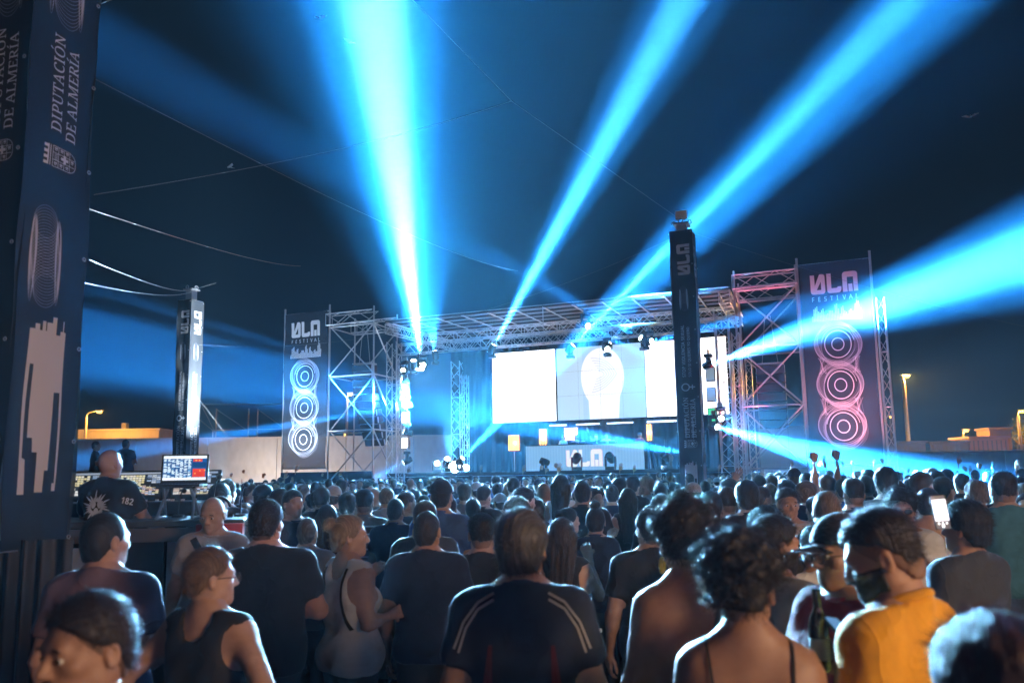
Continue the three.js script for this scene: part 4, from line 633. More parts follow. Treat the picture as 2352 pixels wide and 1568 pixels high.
function bodyParts(o) {
  const b = o.build ?? 1, sw = (o.female ? 0.158 : 0.188) * (0.6 + 0.4 * b), wst = (o.female ? 0.86 : 1) * b, P = [], hip = o.female ? 1.06 : 1;
  const torso = [cone([-0.062, 0.95, 0], [0.062, 0.95, 0], 0.125 * hip * (0.7 + 0.3 * b), 0.125 * hip * (0.7 + 0.3 * b), 0.05), cone([-0.05, 1.1, 0.005], [0.05, 1.1, 0.005], 0.105 * wst, 0.105 * wst, 0.08), cone([-0.075, 1.26, 0], [0.075, 1.26, 0], 0.112 * (0.6 + 0.4 * b), 0.112 * (0.6 + 0.4 * b), 0.09), cone([-sw + 0.045, 1.4, -0.012], [sw - 0.045, 1.4, -0.012], 0.07, 0.07, 0.07), cone([-0.085, 1.37, -0.045], [-0.075, 1.2, -0.055], 0.06, 0.05, 0.06), cone([0.085, 1.37, -0.045], [0.075, 1.2, -0.055], 0.06, 0.05, 0.06), cone([-sw + 0.04, 1.425, -0.02], [-0.03, 1.5, -0.03], 0.05, 0.05, 0.05), cone([sw - 0.04, 1.425, -0.02], [0.03, 1.5, -0.03], 0.05, 0.05, 0.05), cone([0, 1.36, -0.05], [0, 1.49, -0.038], 0.055, 0.048, 0.04)];
  if (o.belly) torso.push(ball([0, 1.1, 0.06], [0.15, 0.15, 0.1 + 0.05 * o.belly], 0.06));
  if (o.female) for (const s of [-1, 1]) torso.push(ball([s * 0.072, 1.27, 0.085], [0.058, 0.058, 0.052], 0.03));
  const arms = (o.arms ?? ['hang', 'hang']).map((n, i) => {
    const s = i ? 1 : -1, [E, W, h] = Array.isArray(n) ? n : ARM[n], S = [s * (sw - 0.012), 1.405, -0.015], e = [s * (E[0] + sw - 0.188), E[1], E[2]], w = [s * W[0], W[1], W[2]], m = 0.75 + 0.25 * b, f = o.female ? 0.86 : 1;
    return { s, S, e, w, h, up: cone(S, e, 0.056 * m * f, 0.043 * m * f, 0.05), low: [cone(e, w, 0.044 * m * f, 0.029 * f, 0.02), cone(e, [e[0] + (w[0] - e[0]) * 0.3, e[1] + (w[1] - e[1]) * 0.3, e[2] + (w[2] - e[2]) * 0.3], 0.043 * m * f, 0.042 * m * f, 0.02)] };
  });
  const legs = [-1, 1].map((s) => (o.sit ? [cone([s * 0.09, 0.92, 0.02], [s * 0.15, 0.93, 0.42], 0.09, 0.062, 0.05), cone([s * 0.15, 0.93, 0.42], [s * 0.15, 0.5, 0.36], 0.058, 0.04, 0.03), cone([s * 0.15, 0.5, 0.36], [s * 0.155, 0.46, 0.52], 0.042, 0.034, 0.02)] : [cone([s * 0.085, 0.9, 0], [s * 0.1, 0.49, 0.01], 0.092, 0.06, 0.05), cone([s * 0.1, 0.49, 0.0], [s * 0.11, 0.3, -0.02], 0.055, 0.052, 0.03), cone([s * 0.11, 0.3, -0.02], [s * 0.11, 0.07, -0.02], 0.05, 0.036, 0.03), cone([s * 0.11, 0.045, -0.04], [s * 0.125, 0.035, 0.14], 0.04, 0.03, 0.02)]));
  return { torso, arms, legs, sw };
}
const LV = { fg: { body: 0.028, cloth: 0.02, head: 0.0068, hair: 0.008, fine: true }, mid: { body: 0.046, cloth: 0.034, head: 0.0125, hair: 0.0135, fine: false }, lo: { body: 0.085, cloth: 0.06, head: 0.021, hair: 0.0225, fine: false } };
const headCache = new Map(), hairCache = new Map();
function headGeo(female, cell) { const k = female + '' + cell; if (!headCache.has(k)) headCache.set(k, netMesh(headField({ female }), [-0.11, -0.13, -0.13], [0.11, 0.24, 0.14], cell).toNonIndexed()); return headCache.get(k); }
function hairGeo(style, cell) { const k = style + cell; if (!hairCache.has(k)) hairCache.set(k, netMesh(hairField(style), hairLo(style), [0.16, 0.31, 0.15], cell)); return hairCache.get(k); }
function strandsOf(g, n, len, width, comb, spread, seed, curl = 0) {   // loose hairs standing off the hair surface
  const R = rng(seed), p = g.attributes.position, q = g.attributes.normal, out = [], N = p.count, a = V3(), m = V3(), t = V3(), c = V3(), s = V3();
  for (let k = 0; k < n; k++) {
    const i = Math.floor(R() * N); a.fromBufferAttribute(p, i); m.fromBufferAttribute(q, i); a.addScaledVector(m, -0.002); c.set(comb[0], comb[1], comb[2]).addScaledVector(m, -m.dot(c));
    t.copy(m).multiplyScalar(spread * (0.4 + R())).addScaledVector(c, 1).add(s.set(R() - 0.5, R() - 0.5, R() - 0.5).multiplyScalar(0.9)).normalize(); s.crossVectors(m, t).normalize().multiplyScalar(width * (0.6 + 0.8 * R()) / 2);
    const L = len * (0.5 + R());
    if (!curl) { out.push(a.x - s.x, a.y - s.y, a.z - s.z, a.x + s.x, a.y + s.y, a.z + s.z, a.x + t.x * L, a.y + t.y * L, a.z + t.z * L); continue; }
    let pr = a.clone(), ph = R() * 6; const u = V3().crossVectors(t, m).normalize();
    for (let e = 1; e <= 5; e++) { const r = curl * Math.min(1, e / 3), nx = a.clone().addScaledVector(t, L * e / 5).addScaledVector(u, Math.sin(ph + e * 1.7) * r).addScaledVector(m, Math.cos(ph + e * 1.7) * r + r); const d = nx.clone().sub(pr).cross(m).normalize().multiplyScalar(width / 2); out.push(pr.x - d.x, pr.y - d.y, pr.z - d.z, pr.x + d.x, pr.y + d.y, pr.z + d.z, nx.x, nx.y, nx.z); pr = nx; }
  }
  const o = new THREE.BufferGeometry(); o.setAttribute('position', new THREE.BufferAttribute(new Float32Array(out), 3)); o.computeVertexNormals(); return o;
}
const skinN = valueNoise(41), skinTex = noiseTex(256, 42, (i, j, R) => { const a = skinN(i / 256, j / 256, 6, 5), v = 205 + 44 * a + (R() < 0.004 ? -50 : 0) + R() * 8; return [v, v - 8 + 8 * a, v - 12 + 12 * a]; }), skinBump = noiseTex(256, 43, (i, j, R) => { const a = 110 + 80 * skinN(i / 256, j / 256, 32, 2) + 50 * R(); return [a, a, a]; }, false);
skinTex.repeat.set(4, 4); skinBump.repeat.set(9, 9);
const skinMaps = { map: skinTex, bumpMap: skinBump, bumpScale: 0.0015 };
const skinTone = { light: mat(0.52, 0.32, 0.23, 0.58), tan: mat(0.42, 0.24, 0.155, 0.5), olive: mat(0.36, 0.21, 0.135, 0.5), brown: mat(0.2, 0.11, 0.068, 0.5), pink: mat(0.55, 0.33, 0.26, 0.5) };
for (const m of Object.values(skinTone)) Object.assign(m, skinMaps);
const mixes = {}, stubble = (sk, hc, st) => (mixes[sk + hc + st] ??= (() => { const a = skinTone[sk].color, b = hairCol[hc].color, t = st === 'fade' ? 0.55 : 0.75; return mat(a.r + (b.r - a.r) * t, a.g + (b.g - a.g) * t, a.b + (b.b - a.b) * t, 0.7); })());
const fuzz = { sheen: 0.6, sheenColor: lin(0.5, 0.5, 0.5), sheenRoughness: 0.5 };
const hairN = valueNoise(91, 128), hairTex = noiseTex(256, 15, (i, j) => { const a = 120 + 135 * Math.pow(hairN(i / 256, j / 256 * 0.12, 64, 2), 1.2); return [a, a, a]; }), hairBump = noiseTex(256, 16, (i, j, R) => { const a = 255 * hairN(i / 256, j / 256 * 0.1, 64, 2); return [a, a, a]; }, false);
hairTex.repeat.set(5, 5); hairBump.repeat.set(5, 5);
const hairM = (r, g, b) => new THREE.MeshPhysicalMaterial({ color: lin(r, g, b), map: hairTex, bumpMap: hairBump, bumpScale: 0.005, roughness: 0.62, sheen: 0.2, sheenColor: lin(0.3, 0.3, 0.3), sheenRoughness: 0.4 });
const hairCol = { black: hairM(0.016, 0.013, 0.012), dark: hairM(0.03, 0.02, 0.015), brown: hairM(0.07, 0.042, 0.025), grey: hairM(0.16, 0.145, 0.13), blond: hairM(0.42, 0.28, 0.14), red: hairM(0.06, 0.012, 0.014), fair: hairM(0.24, 0.15, 0.085) };
for (const m of Object.values(hairCol)) m.side = THREE.DoubleSide;
const clothN = valueNoise(77), clothTex = noiseTex(256, 12, (i, j, R) => { const a = 205 + 40 * clothN(i / 256, j / 256, 8, 4) + R() * 10; return [a, a, a]; }), clothBump = noiseTex(256, 13, (i, j, R) => { const w = clothN(i / 256, j / 256, 4, 2), a = 128 + 70 * (clothN(i / 256, j / 256, 5, 3) - 0.5) + 50 * (1 - Math.abs(Math.sin(w * 14))) ** 3 + 12 * R(); return [a, a, a]; }, false);
clothTex.repeat.set(3, 3); clothBump.repeat.set(2, 2);
const cloths = {}; const cloth = (r, g, b, rough = 0.85) => { const k = [r, g, b, rough].join(); return (cloths[k] ??= new THREE.MeshPhysicalMaterial({ color: lin(r, g, b), map: clothTex, bumpMap: clothBump, bumpScale: 0.012, roughness: rough, ...fuzz })); };
const C = { black: cloth(0.016, 0.016, 0.018), navy: cloth(0.014, 0.022, 0.05), white: cloth(0.72, 0.72, 0.72), grey: cloth(0.16, 0.165, 0.17), mauve: cloth(0.2, 0.13, 0.17), orange: cloth(0.85, 0.4, 0.012), red: cloth(0.3, 0.012, 0.02), teal: cloth(0.06, 0.2, 0.27), denim: cloth(0.06, 0.1, 0.17), charcoal: cloth(0.045, 0.05, 0.058), beige: cloth(0.42, 0.36, 0.28), pink: cloth(0.55, 0.28, 0.3), blue: cloth(0.05, 0.1, 0.24) };
const torsoCache = new Map();
function personGeos(o, lv) {
  const key = JSON.stringify([o.female, o.build, o.belly, o.arms, o.sit, o.top, o.bottom, o.fold, lv]);
  if (torsoCache.has(key)) return torsoCache.get(key);
  const L = LV[lv], B = bodyParts(o), out = {}, all = [...B.torso, cone([0, 1.45, -0.02], [0, 1.58, -0.018], o.female ? 0.05 : 0.062, o.female ? 0.046 : 0.055, 0.04), ...B.arms.flatMap((a) => [a.up, ...a.low]), ...B.legs.flat()];
  const reach = Math.max(0.4, ...B.arms.map((a) => Math.max(Math.abs(a.e[0]), Math.abs(a.w[0])) + 0.08)), top = Math.max(1.62, ...B.arms.map((a) => Math.max(a.e[1], a.w[1]) + 0.08)), front = Math.max(0.26, ...B.arms.map((a) => Math.max(a.e[2], a.w[2]) + 0.08), o.sit ? 0.62 : 0);
  const Fb = joined(all); out.field = Fb; out.parts = B;
  out.body = netMesh(Fb, [-reach, o.sit ? 0.38 : -0.02, -0.3], [reach, top, front], L.body).toNonIndexed();
  out.hands = B.arms.map((a) => {
    const g = handGeo(a.h, L.fine).clone(); if (a.s < 0) { g.scale(-1, 1, 1); const p = g.attributes.position; for (let i = 0; i < p.count; i += 3) { const x = p.getX(i), y = p.getY(i), z = p.getZ(i); p.setXYZ(i, p.getX(i + 1), p.getY(i + 1), p.getZ(i + 1)); p.setXYZ(i + 1, x, y, z); } g.computeVertexNormals(); }
    const d = V3(a.w[0] - a.e[0], a.w[1] - a.e[1], a.w[2] - a.e[2]).normalize(), palm = d.y > 0.6 ? V3(0, 0, 1) : d.y < -0.5 ? V3(-a.s, 0, 0.2) : V3(-a.s, -0.3, 0.2), zz = palm.addScaledVector(d, -palm.dot(d)).normalize(), xx = V3().crossVectors(d, zz);
    return g.applyMatrix4(new THREE.Matrix4().makeBasis(xx, d, zz).setPosition(...a.w));
  });
  const fold = (x, y, z) => (o.fold ?? 1.5) * (0.0035 * Math.sin(y * 31 + 5 * Math.sin(x * 9 + z * 4)) * Math.sin(x * 12 + y * 5) + 0.004 * Math.sin((x * 0.8 + y) * 19 + z * 11 + 2) * Math.max(0, 1.25 - y) * 2.2);
  if (o.top !== 'none') {
    const tank = o.top === 'tank', tor = B.torso.map((q, qi) => [q, qi ? 0.013 : 0.03]).map(([q, grow]) => ({ ...q, ...(q.t ? { r: q.r.map((v) => v + grow) } : { ra: q.ra + grow, rb: q.rb + grow }) })), Ft = joined(tor);
    const slv = B.arms.map((a) => { const d = [a.e[0] - a.S[0], a.e[1] - a.S[1], a.e[2] - a.S[2]], l = Math.hypot(...d), n = d.map((v) => v / l), cut = l * (o.top === 'long' ? 2 : 0.66); return { q: { ...a.up, ra: a.up.ra + 0.014, rb: a.up.rb + 0.028 }, n, S: a.S, cut }; });
    const F = (x, y, z) => {
      let f = Ft(x, y, z);
      if (!tank) for (const s of slv) { const d = Math.max(dist(s.q, x, y, z), (x - s.S[0]) * s.n[0] + (y - s.S[1]) * s.n[1] + (z - s.S[2]) * s.n[2] - s.cut), h = Math.max(0, Math.min(1, 0.5 + 0.5 * (f - d) / 0.04)); f = f + (d - f) * h - 0.04 * h * (1 - h); }
      f -= fold(x, y, z);
      if (tank) { for (const s of [-1, 1]) f = Math.max(f, 0.06 - Math.hypot(x - s * (B.sw + 0.012), (y - 1.36) * 0.62, 0)); f = Math.max(f, 0.072 - Math.hypot(x, (y - 1.5) * 0.62)); }
      f = Math.max(f, (y - 1.5 + 0.33 * (z + 0.015)) * 0.95);
      const hem = o.top === 'bandeau' ? 1.02 : 0.86; f = Math.max(f, hem - y); if (o.top === 'bandeau') f = Math.max(f, y - 1.16 - Math.max(0, z) * 0.9); return f;
    };
    out.topField = F; out.top = netMesh(F, [-reach, 0.84, -0.3], [reach, Math.max(1.6, top), Math.max(0.3, front)], L.cloth);
  }
  const ll = B.legs.flat().filter((q, i) => (B.legs[0].length === 4 ? i % 4 !== 3 : i % 3 !== 2)).map((q) => ({ ...q, ra: q.ra + 0.016, rb: q.rb + 0.02 })).concat(B.torso.slice(0, 1).map((q) => ({ ...q, ra: q.ra + 0.008, rb: q.rb + 0.008 }))), Fl = joined(ll), lowEnd = o.bottom === 'shorts' ? 0.52 : 0.06;
  out.legs = netMesh((x, y, z) => Math.max(Fl(x, y, z), o.sit ? (o.bottom === 'shorts' ? z - 0.36 : -1) : lowEnd - y, y - 1.02), [-0.32, 0, -0.22], [0.32, 1.06, o.sit ? 0.55 : 0.24], L.cloth * 1.15);
  out.shoes = B.legs.map((l) => { const q = l[l.length - 1]; return netMesh((x, y, z) => Math.max(dist({ ...q, ra: q.ra + 0.01, rb: q.rb + 0.012 }, x, y, z), (o.sit ? 0.43 : 0.002) - y), [q.a[0] - 0.09, q.a[1] - 0.1, q.a[2] - 0.1], [q.a[0] + 0.11, q.a[1] + 0.12, q.a[2] + q.d[2] + 0.12], Math.max(0.016, L.cloth * 0.7)); });
  torsoCache.set(key, out); return out;
}
const NECK = [0, 1.535, -0.012];   // where the head sits on a body 1.75 m tall
function headMatrix(o) { const e = new THREE.Euler((o.pitch ?? 0) * Math.PI / 180, -(o.look ?? 0) * Math.PI / 180, (o.tilt ?? 0) * Math.PI / 180, 'YXZ'); return new THREE.Matrix4().makeRotationFromEuler(e).setPosition(...NECK); }
const capMats = { black: cloth(0.014, 0.014, 0.016), white: cloth(0.6, 0.56, 0.56), dark: cloth(0.03, 0.035, 0.045), twotone: cloth(0.03, 0.04, 0.06) };
function capParts(parent, M4, m, back, lv) {
  const g = new THREE.SphereGeometry(1, lv === 'lo' ? 12 : 24, lv === 'lo' ? 6 : 12, 0, Math.PI * 2, 0, Math.PI * 0.5).scale(0.094, 0.106, 0.114).rotateX(-0.08).translate(0, 0.128, -0.012).applyMatrix4(M4), c = part(parent, 'cap', g, m);
  const s = new THREE.Shape(); s.moveTo(-0.075, 0); s.quadraticCurveTo(-0.085, 0.085, 0, 0.1); s.quadraticCurveTo(0.085, 0.085, 0.075, 0); s.quadraticCurveTo(0, 0.035, -0.075, 0);
  const b = new THREE.ExtrudeGeometry(s, { depth: 0.004, bevelEnabled: false, curveSegments: 8 }).rotateX(Math.PI / 2 + 0.12); const p = b.attributes.position; for (let i = 0; i < p.count; i++) p.setY(i, p.getY(i) - p.getX(i) ** 2 * 3.2); b.computeVertexNormals(); b.translate(0, 0.132, 0.082); if (back) b.rotateY(Math.PI); part(c, 'cap_peak', b.applyMatrix4(M4), m);
}
function glassesParts(parent, M4, m, dark) {
  const bars = []; for (const s of [-1, 1]) { bars.push(new THREE.TorusGeometry(0.021, 0.0022, 6, 18).scale(1.15, 0.85, 1).translate(s * 0.031, 0.092, 0.108), bar(V3(s * 0.055, 0.095, 0.105), V3(s * 0.08, 0.098, -0.01), 0.0022)); }
  bars.push(bar(V3(-0.008, 0.096, 0.11), V3(0.008, 0.096, 0.11), 0.002)); const g = part(parent, 'glasses', merge(bars).applyMatrix4(M4), m); g.userData.kind = 'stuff';
  for (const s of [-1, 1]) part(parent, 'spectacle_lens', new THREE.CircleGeometry(0.021, 16).scale(1.15, 0.85, 1).translate(s * 0.031, 0.092, 0.108).applyMatrix4(M4), dark ? mat(0.008, 0.008, 0.01, 0.15) : new THREE.MeshPhysicalMaterial({ color: 0xffffff, transmission: 1, thickness: 0, roughness: 0.02 }));
}
function faceParts(parent, M4, hm, brow = true, wide = 1) {
  for (const s of [-1, 1]) {
    const e = part(parent, 'eye', new THREE.SphereGeometry(0.0124, 14, 10).translate(s * 0.032, 0.093, 0.0755).applyMatrix4(M4), mat(0.6, 0.58, 0.55, 0.25)); part(e, 'iris', new THREE.SphereGeometry(0.0068, 12, 8).scale(1, 1, 0.5).translate(s * 0.032, 0.0925, 0.0858).applyMatrix4(M4), mat(0.02, 0.012, 0.008, 0.2));
    if (brow) part(parent, 'eyebrow', new THREE.CapsuleGeometry(0.0042, 0.024, 3, 8).rotateZ(Math.PI / 2 - s * 0.14).scale(1, 0.8, 0.5).translate(s * 0.034, 0.1175, 0.0905).applyMatrix4(M4), hm);
  }
  part(parent, 'lips', netMesh(joined([cone([-0.02, 0.0355, 0.0835], [0, 0.037, 0.0885], 0.004, 0.0052, 0.004), cone([0.02, 0.0355, 0.0835], [0, 0.037, 0.0885], 0.004, 0.0052, 0.004), cone([-0.017, 0.0285, 0.083], [0, 0.0268, 0.087], 0.0045, 0.0062, 0.003), cone([0.017, 0.0285, 0.083], [0, 0.0268, 0.087], 0.0045, 0.0062, 0.003)]), [-0.04, 0.01, 0.06], [0.04, 0.055, 0.105], 0.003).scale(wide, 1, wide > 1 ? 0.985 : 1).applyMatrix4(M4), mat(0.3, 0.12, 0.1, 0.45));
}
function beardPart(parent, M4, hm, cell) {
  const H = headField({}); part(parent, 'beard', netMesh((x, y, z) => Math.max(H(x, y, z) - 0.0055 - 0.0015 * Math.sin(x * 180) * Math.sin(y * 170), y - (z > 0.055 && Math.abs(x) < 0.03 ? 0.056 : 0.075), -0.03 - y + 0.0, (0.004 - z) * 0.7 + (y > 0.06 ? -0.006 : 0), 0.0135 - Math.hypot(x * 0.75, (y - 0.031) * 1.35, 0)), [-0.09, -0.04, -0.02], [0.09, 0.09, 0.13], cell).applyMatrix4(M4), hm);
}
const people = 'people in the crowd';
function buildPerson(o, lv, label, group = people) {
  const G = personGeos(o, lv), L = LV[lv], p = thing('person', label, 'person', V3(0, 0, 0), 0, group), M4 = headMatrix(o), skin = skinTone[o.skin ?? 'tan'], hm = hairCol[o.hairColor ?? 'dark'];
  part(p, 'body', mergeGeometries([G.body, headGeo(!!o.female, L.head).clone().applyMatrix4(M4), ...G.hands].map((g) => { const k = g.clone(); if (!k.attributes.uv) k.setAttribute('uv', new THREE.BufferAttribute(new Float32Array(k.attributes.position.count * 2), 2)); return k; })), skin);
  if (G.top) part(p, 'shirt', G.top, o.topMat ?? C.black);
  part(p, o.bottom === 'shorts' ? 'shorts' : 'trousers', G.legs, o.legMat ?? C.charcoal); if (lv !== 'lo') for (const s of G.shoes) part(p, 'shoe', s, o.shoeMat ?? C.black);
  if (o.hair && o.hair !== 'bald') {
    const hg = hairGeo(o.hair, L.hair), h = part(p, 'hair', hg.clone().applyMatrix4(M4), hm);
    if (['fade', 'short'].includes(o.hair) && lv !== 'lo') part(p, 'stubble', hairGeo('stubble', L.hair).clone().applyMatrix4(M4), stubble(o.skin ?? 'tan', o.hairColor ?? 'dark', o.hair));
    if (lv === 'fg') { const cur = ['curly', 'afro', 'waves'].includes(o.hair), s = part(h, 'loose_hair', strandsOf(hg, cur ? 3000 : o.strands ?? 2600, cur ? 0.026 : o.hair === 'buzz' ? 0.007 : ['long', 'bob'].includes(o.hair) ? 0.05 : 0.024, 0.0021, o.hair === 'long' || o.hair === 'bob' ? [0, -1, -0.1] : [0, -0.4, -0.7], cur ? 1.5 : ['long', 'bob', 'bun'].includes(o.hair) ? 0.22 : 0.6, 5 + Math.round(o.u ?? 0), cur ? 0.006 : 0).applyMatrix4(M4), hm); s.userData.kind = 'stuff'; }
  }
  if (lv !== 'lo' && (o.top === 'tee' || o.top === 'long')) part(p, 'collar', new THREE.TorusGeometry(0.071, 0.0085, 6, 26).rotateX(Math.PI / 2 + 0.32).translate(0, 1.5, -0.02), o.topMat ?? C.black);
  if (o.beard) beardPart(p, M4, hm, lv === 'fg' ? 0.0055 : 0.009);
  if (o.cap) capParts(p, M4, capMats[o.cap], o.capBack, lv);
  if (o.glasses) glassesParts(p, M4, M.dark, o.glasses === 'sun');
  if (o.face) faceParts(p, M4, hm, true, o.face === 'smile' ? 1.45 : 1);
  p.userData.fields = undefined; p.userData = { label, category: 'person', group };
  return { p, G, M4 };
}
const TALL = { curly: 0.05, afro: 0.04, thick: 0.022, topbun: 0.06, waves: 0.025, fade: 0.018, cap: 0.01 };
function putPerson(p, o) {   // feet on the ground under the seen head, as tall as the head is seen
  const q = at(o.u, o.v, o.d), base = o.base ?? 0, s = (q.y - base) / (1.752 + (TALL[o.cap ? 'cap' : o.hair] ?? 0.008));
  const k = Math.min(1.13, Math.max(0.86, s)); p.scale.setScalar(k); p.rotation.y = Math.PI - (o.turn ?? 0) * Math.PI / 180;
  const off = V3(NECK[0], 0, 0.0).applyAxisAngle(V3(0, 1, 0), p.rotation.y); p.position.set(q.x - off.x, base, q.z - off.z);
  return p;
}
// a printed or sewn patch that hugs a surface: a grid marched onto the field F along `dir`
function patch(F, O, X, Y, dir, nx, ny, lift, shape) {
  const pos = [], uv = [], idx = [], d = V3(...dir).normalize();
  for (let j = 0; j <= ny; j++) for (let i = 0; i <= nx; i++) {
    let s = i / nx, t = j / ny, q = shape ? shape(s, t) : [O[0] + X[0] * (s - 0.5) + Y[0] * (t - 0.5), O[1] + X[1] * (s - 0.5) + Y[1] * (t - 0.5), O[2] + X[2] * (s - 0.5) + Y[2] * (t - 0.5)];
    const p = V3(...q); for (let k = 0; k < 60; k++) { const f = F(p.x, p.y, p.z) - lift; p.addScaledVector(d, f * 0.8); if (Math.abs(f) < 0.0004) break; }
    pos.push(p.x, p.y, p.z); uv.push(s, t);
  }
  for (let j = 0; j < ny; j++) for (let i = 0; i < nx; i++) { const a = j * (nx + 1) + i; idx.push(a, a + 1, a + nx + 1, a + 1, a + nx + 2, a + nx + 1); }
  const g = new THREE.BufferGeometry(); g.setAttribute('position', new THREE.BufferAttribute(new Float32Array(pos), 3)); g.setAttribute('uv', new THREE.BufferAttribute(new Float32Array(uv), 2)); g.setIndex(idx); g.computeVertexNormals(); return g;
}
const along = (pts, w) => (s, t) => { const n = pts.length - 1, k = Math.min(n - 1, Math.floor(t * n)), f = t * n - k, a = pts[k], b = pts[k + 1], p = [0, 1, 2].map((i) => a[i] + (b[i] - a[i]) * f); const dx = b[0] - a[0], dy = b[1] - a[1], l = Math.hypot(dx, dy) || 1; return [p[0] + (s - 0.5) * w * dy / l, p[1] - (s - 0.5) * w * dx / l, p[2]]; };
const two = (m) => { const k = m.clone(); k.side = THREE.DoubleSide; return k; };
// ---------------------------------------------------------------- people near the camera, one by one
const nearPeople = [];
const near = (label, o, more) => { const r = buildPerson(o, o.lv ?? 'fg', label, 'people standing close to the camera'); putPerson(r.p, o); more && more(r.p, r.G, r); nearPeople.push(o); return r; };
const sewn = (p, name, F, pts, w, m, dir = [0, 0, 1], n = 24) => part(p, name, patch(F, 0, 0, 0, dir, 2, n, 0.003, along(pts, w)), two(m));
near('smiling man with short dark hair and navy shirt in the bottom left corner', { u: 200, v: 1362, d: 1.75, turn: 210, look: 0, pitch: 4, hair: 'short', hairColor: 'dark', skin: 'tan', top: 'tee', topMat: C.navy, face: 'smile' });
near('man in a mauve t-shirt seen from behind at the left', { u: 250, v: 1172, d: 3.4, turn: 4, look: 22, hair: 'buzz', hairColor: 'black', skin: 'pink', top: 'tee', topMat: C.mauve, build: 1.1, arms: ['hold', 'hang'] });
near('person with short fair hair and glasses in a black tank top, hands on hips', { u: 492, v: 1255, d: 3.1, turn: 22, look: 32, hair: 'short', hairColor: 'fair', skin: 'light', top: 'tank', topMat: C.black, arms: ['hips', 'hips'], glasses: 'clear', build: 1.05 });
near('shaven man in a pale t-shirt with a dark shoulder strap facing the camera', { u: 491, v: 1138, d: 5.5, turn: 168, look: 14, pitch: 14, hair: 'bald', skin: 'light', top: 'tee', topMat: cloth(0.45, 0.4, 0.38), face: true, arms: ['hang', 'low'] }, (p, G) => { sewn(p, 'bag_strap', G.topField, [[-0.12, 1.47, 0.2], [-0.03, 1.32, 0.3], [0.1, 1.12, 0.3], [0.16, 1.0, 0.25]], 0.045, C.black, [0, 0, -1]); part(p, 'shirt_print', patch(G.topField, [0, 1.24, 0.35], [0.22, 0, 0], [0, 0.05, 0], [0, 0, -1], 10, 3, 0.003), two(cloth(0.2, 0.06, 0.06))); });
near('bald operator in a black printed shirt sitting at the sound desk', { u: 257, v: 1030, d: 6.1, base: 0.46, turn: 8, look: 10, hair: 'bald', skin: 'pink', top: 'tee', topMat: C.black, bottom: 'shorts', legMat: C.black, sit: true, build: 1.12, arms: ['desk', [[0.3, 1.14, 0.12], [0.34, 1.08, 0.38], 'relaxed']] }, (p, G) => {
  const pr = canvasTex(256, 256, (x, w, h) => { x.clearRect(0, 0, w, h); x.fillStyle = '#c9ccd2'; for (let k = 0; k < 26; k++) { const a = k / 26 * 6.28, r = 92 + 28 * Math.sin(k * 2.4); x.save(); x.translate(128, 140); x.rotate(a); x.beginPath(); x.moveTo(34, -5); x.quadraticCurveTo(r * 0.7, -14, r, 2); x.quadraticCurveTo(r * 0.7, 6, 34, 5); x.fill(); x.restore(); } x.beginPath(); x.ellipse(110, 128, 14, 24, 0.2, 0, 7); x.ellipse(148, 128, 14, 24, -0.2, 0, 7); x.fill(); x.beginPath(); x.ellipse(129, 168, 16, 22, 0, 0, 7); x.fill(); });
  const num = canvasTex(128, 64, (x, w, h) => { x.clearRect(0, 0, w, h); x.fillStyle = '#d8dade'; x.font = 'bold 58px sans-serif'; x.textAlign = 'center'; x.fillText('182', w / 2, 54); });
  const pm = (t) => new THREE.MeshStandardMaterial({ map: t, transparent: true, roughness: 0.8, side: THREE.DoubleSide });
  part(p, 'back_print', patch(G.topField, [0.02, 1.3, -0.4], [-0.3, 0, 0], [0, 0.3, 0], [0, 0, 1], 20, 20, 0.003), pm(pr)); part(p, 'sleeve_number', patch(G.topField, [-0.222, 1.33, -0.3], [-0.1, -0.03, 0], [-0.02, 0.08, 0], [0.05, 0, 1], 10, 8, 0.003), pm(num));
  part(p, 'wristband', new THREE.TorusGeometry(0.035, 0.007, 6, 16).translate(0.337, 1.085, 0.36), mat(0.8, 0.2, 0.05, 0.5));
});
near('broad man in a dark t-shirt with slick dark hair, left of centre', { u: 615, v: 1145, d: 4.2, turn: -2, look: 8, hair: 'short', hairColor: 'dark', skin: 'pink', top: 'tee', topMat: C.black, build: 1.28, arms: ['fold', 'hang'] });
near('short balding man in a pale shirt behind the broad man', { u: 708, v: 1187, d: 5.8, turn: 4, hair: 'buzz', hairColor: 'grey', skin: 'tan', top: 'tee', topMat: C.grey, lv: 'mid' });
near('woman with long dark hair behind the short balding man', { u: 752, v: 1158, d: 6.6, turn: -8, hair: 'long', hairColor: 'black', skin: 'tan', female: true, top: 'tee', topMat: C.black, lv: 'mid' });
near('fair haired woman with a bun and white tank top in profile', { u: 808, v: 1180, d: 4.4, turn: 42, look: 30, hair: 'bun', hairColor: 'blond', skin: 'light', female: true, top: 'tank', topMat: C.white, face: true, arms: ['hold', 'drink'] }, (p, G) => { for (const s of [-1, 1]) sewn(p, 'dark_trim', G.topField, [[s * 0.1, 1.46, -0.3], [s * 0.085, 1.36, -0.3], [s * 0.1, 1.22, -0.3], [s * 0.14, 1.12, -0.3]], 0.02, C.black); });
near('man in a grey striped shirt with short dark hair', { u: 838, v: 1122, d: 7.4, turn: -5, hair: 'fade', hairColor: 'black', skin: 'tan', top: 'tee', topMat: C.grey, lv: 'mid' }, (p, G) => { for (let k = 0; k < 7; k++) part(p, 'stripe', patch(G.topField, [0, 1.42 - k * 0.07, -0.35], [0.36, 0, 0], [0, 0.014, 0], [0, 0, 1], 12, 1, 0.004), two(C.white)); });
near('man in a plain dark t-shirt straight below the glaring stage lamp', { u: 982, v: 1170, d: 4.6, turn: 3, look: 8, hair: 'buzz', hairColor: 'dark', skin: 'tan', top: 'tee', topMat: C.navy, build: 1.12 });
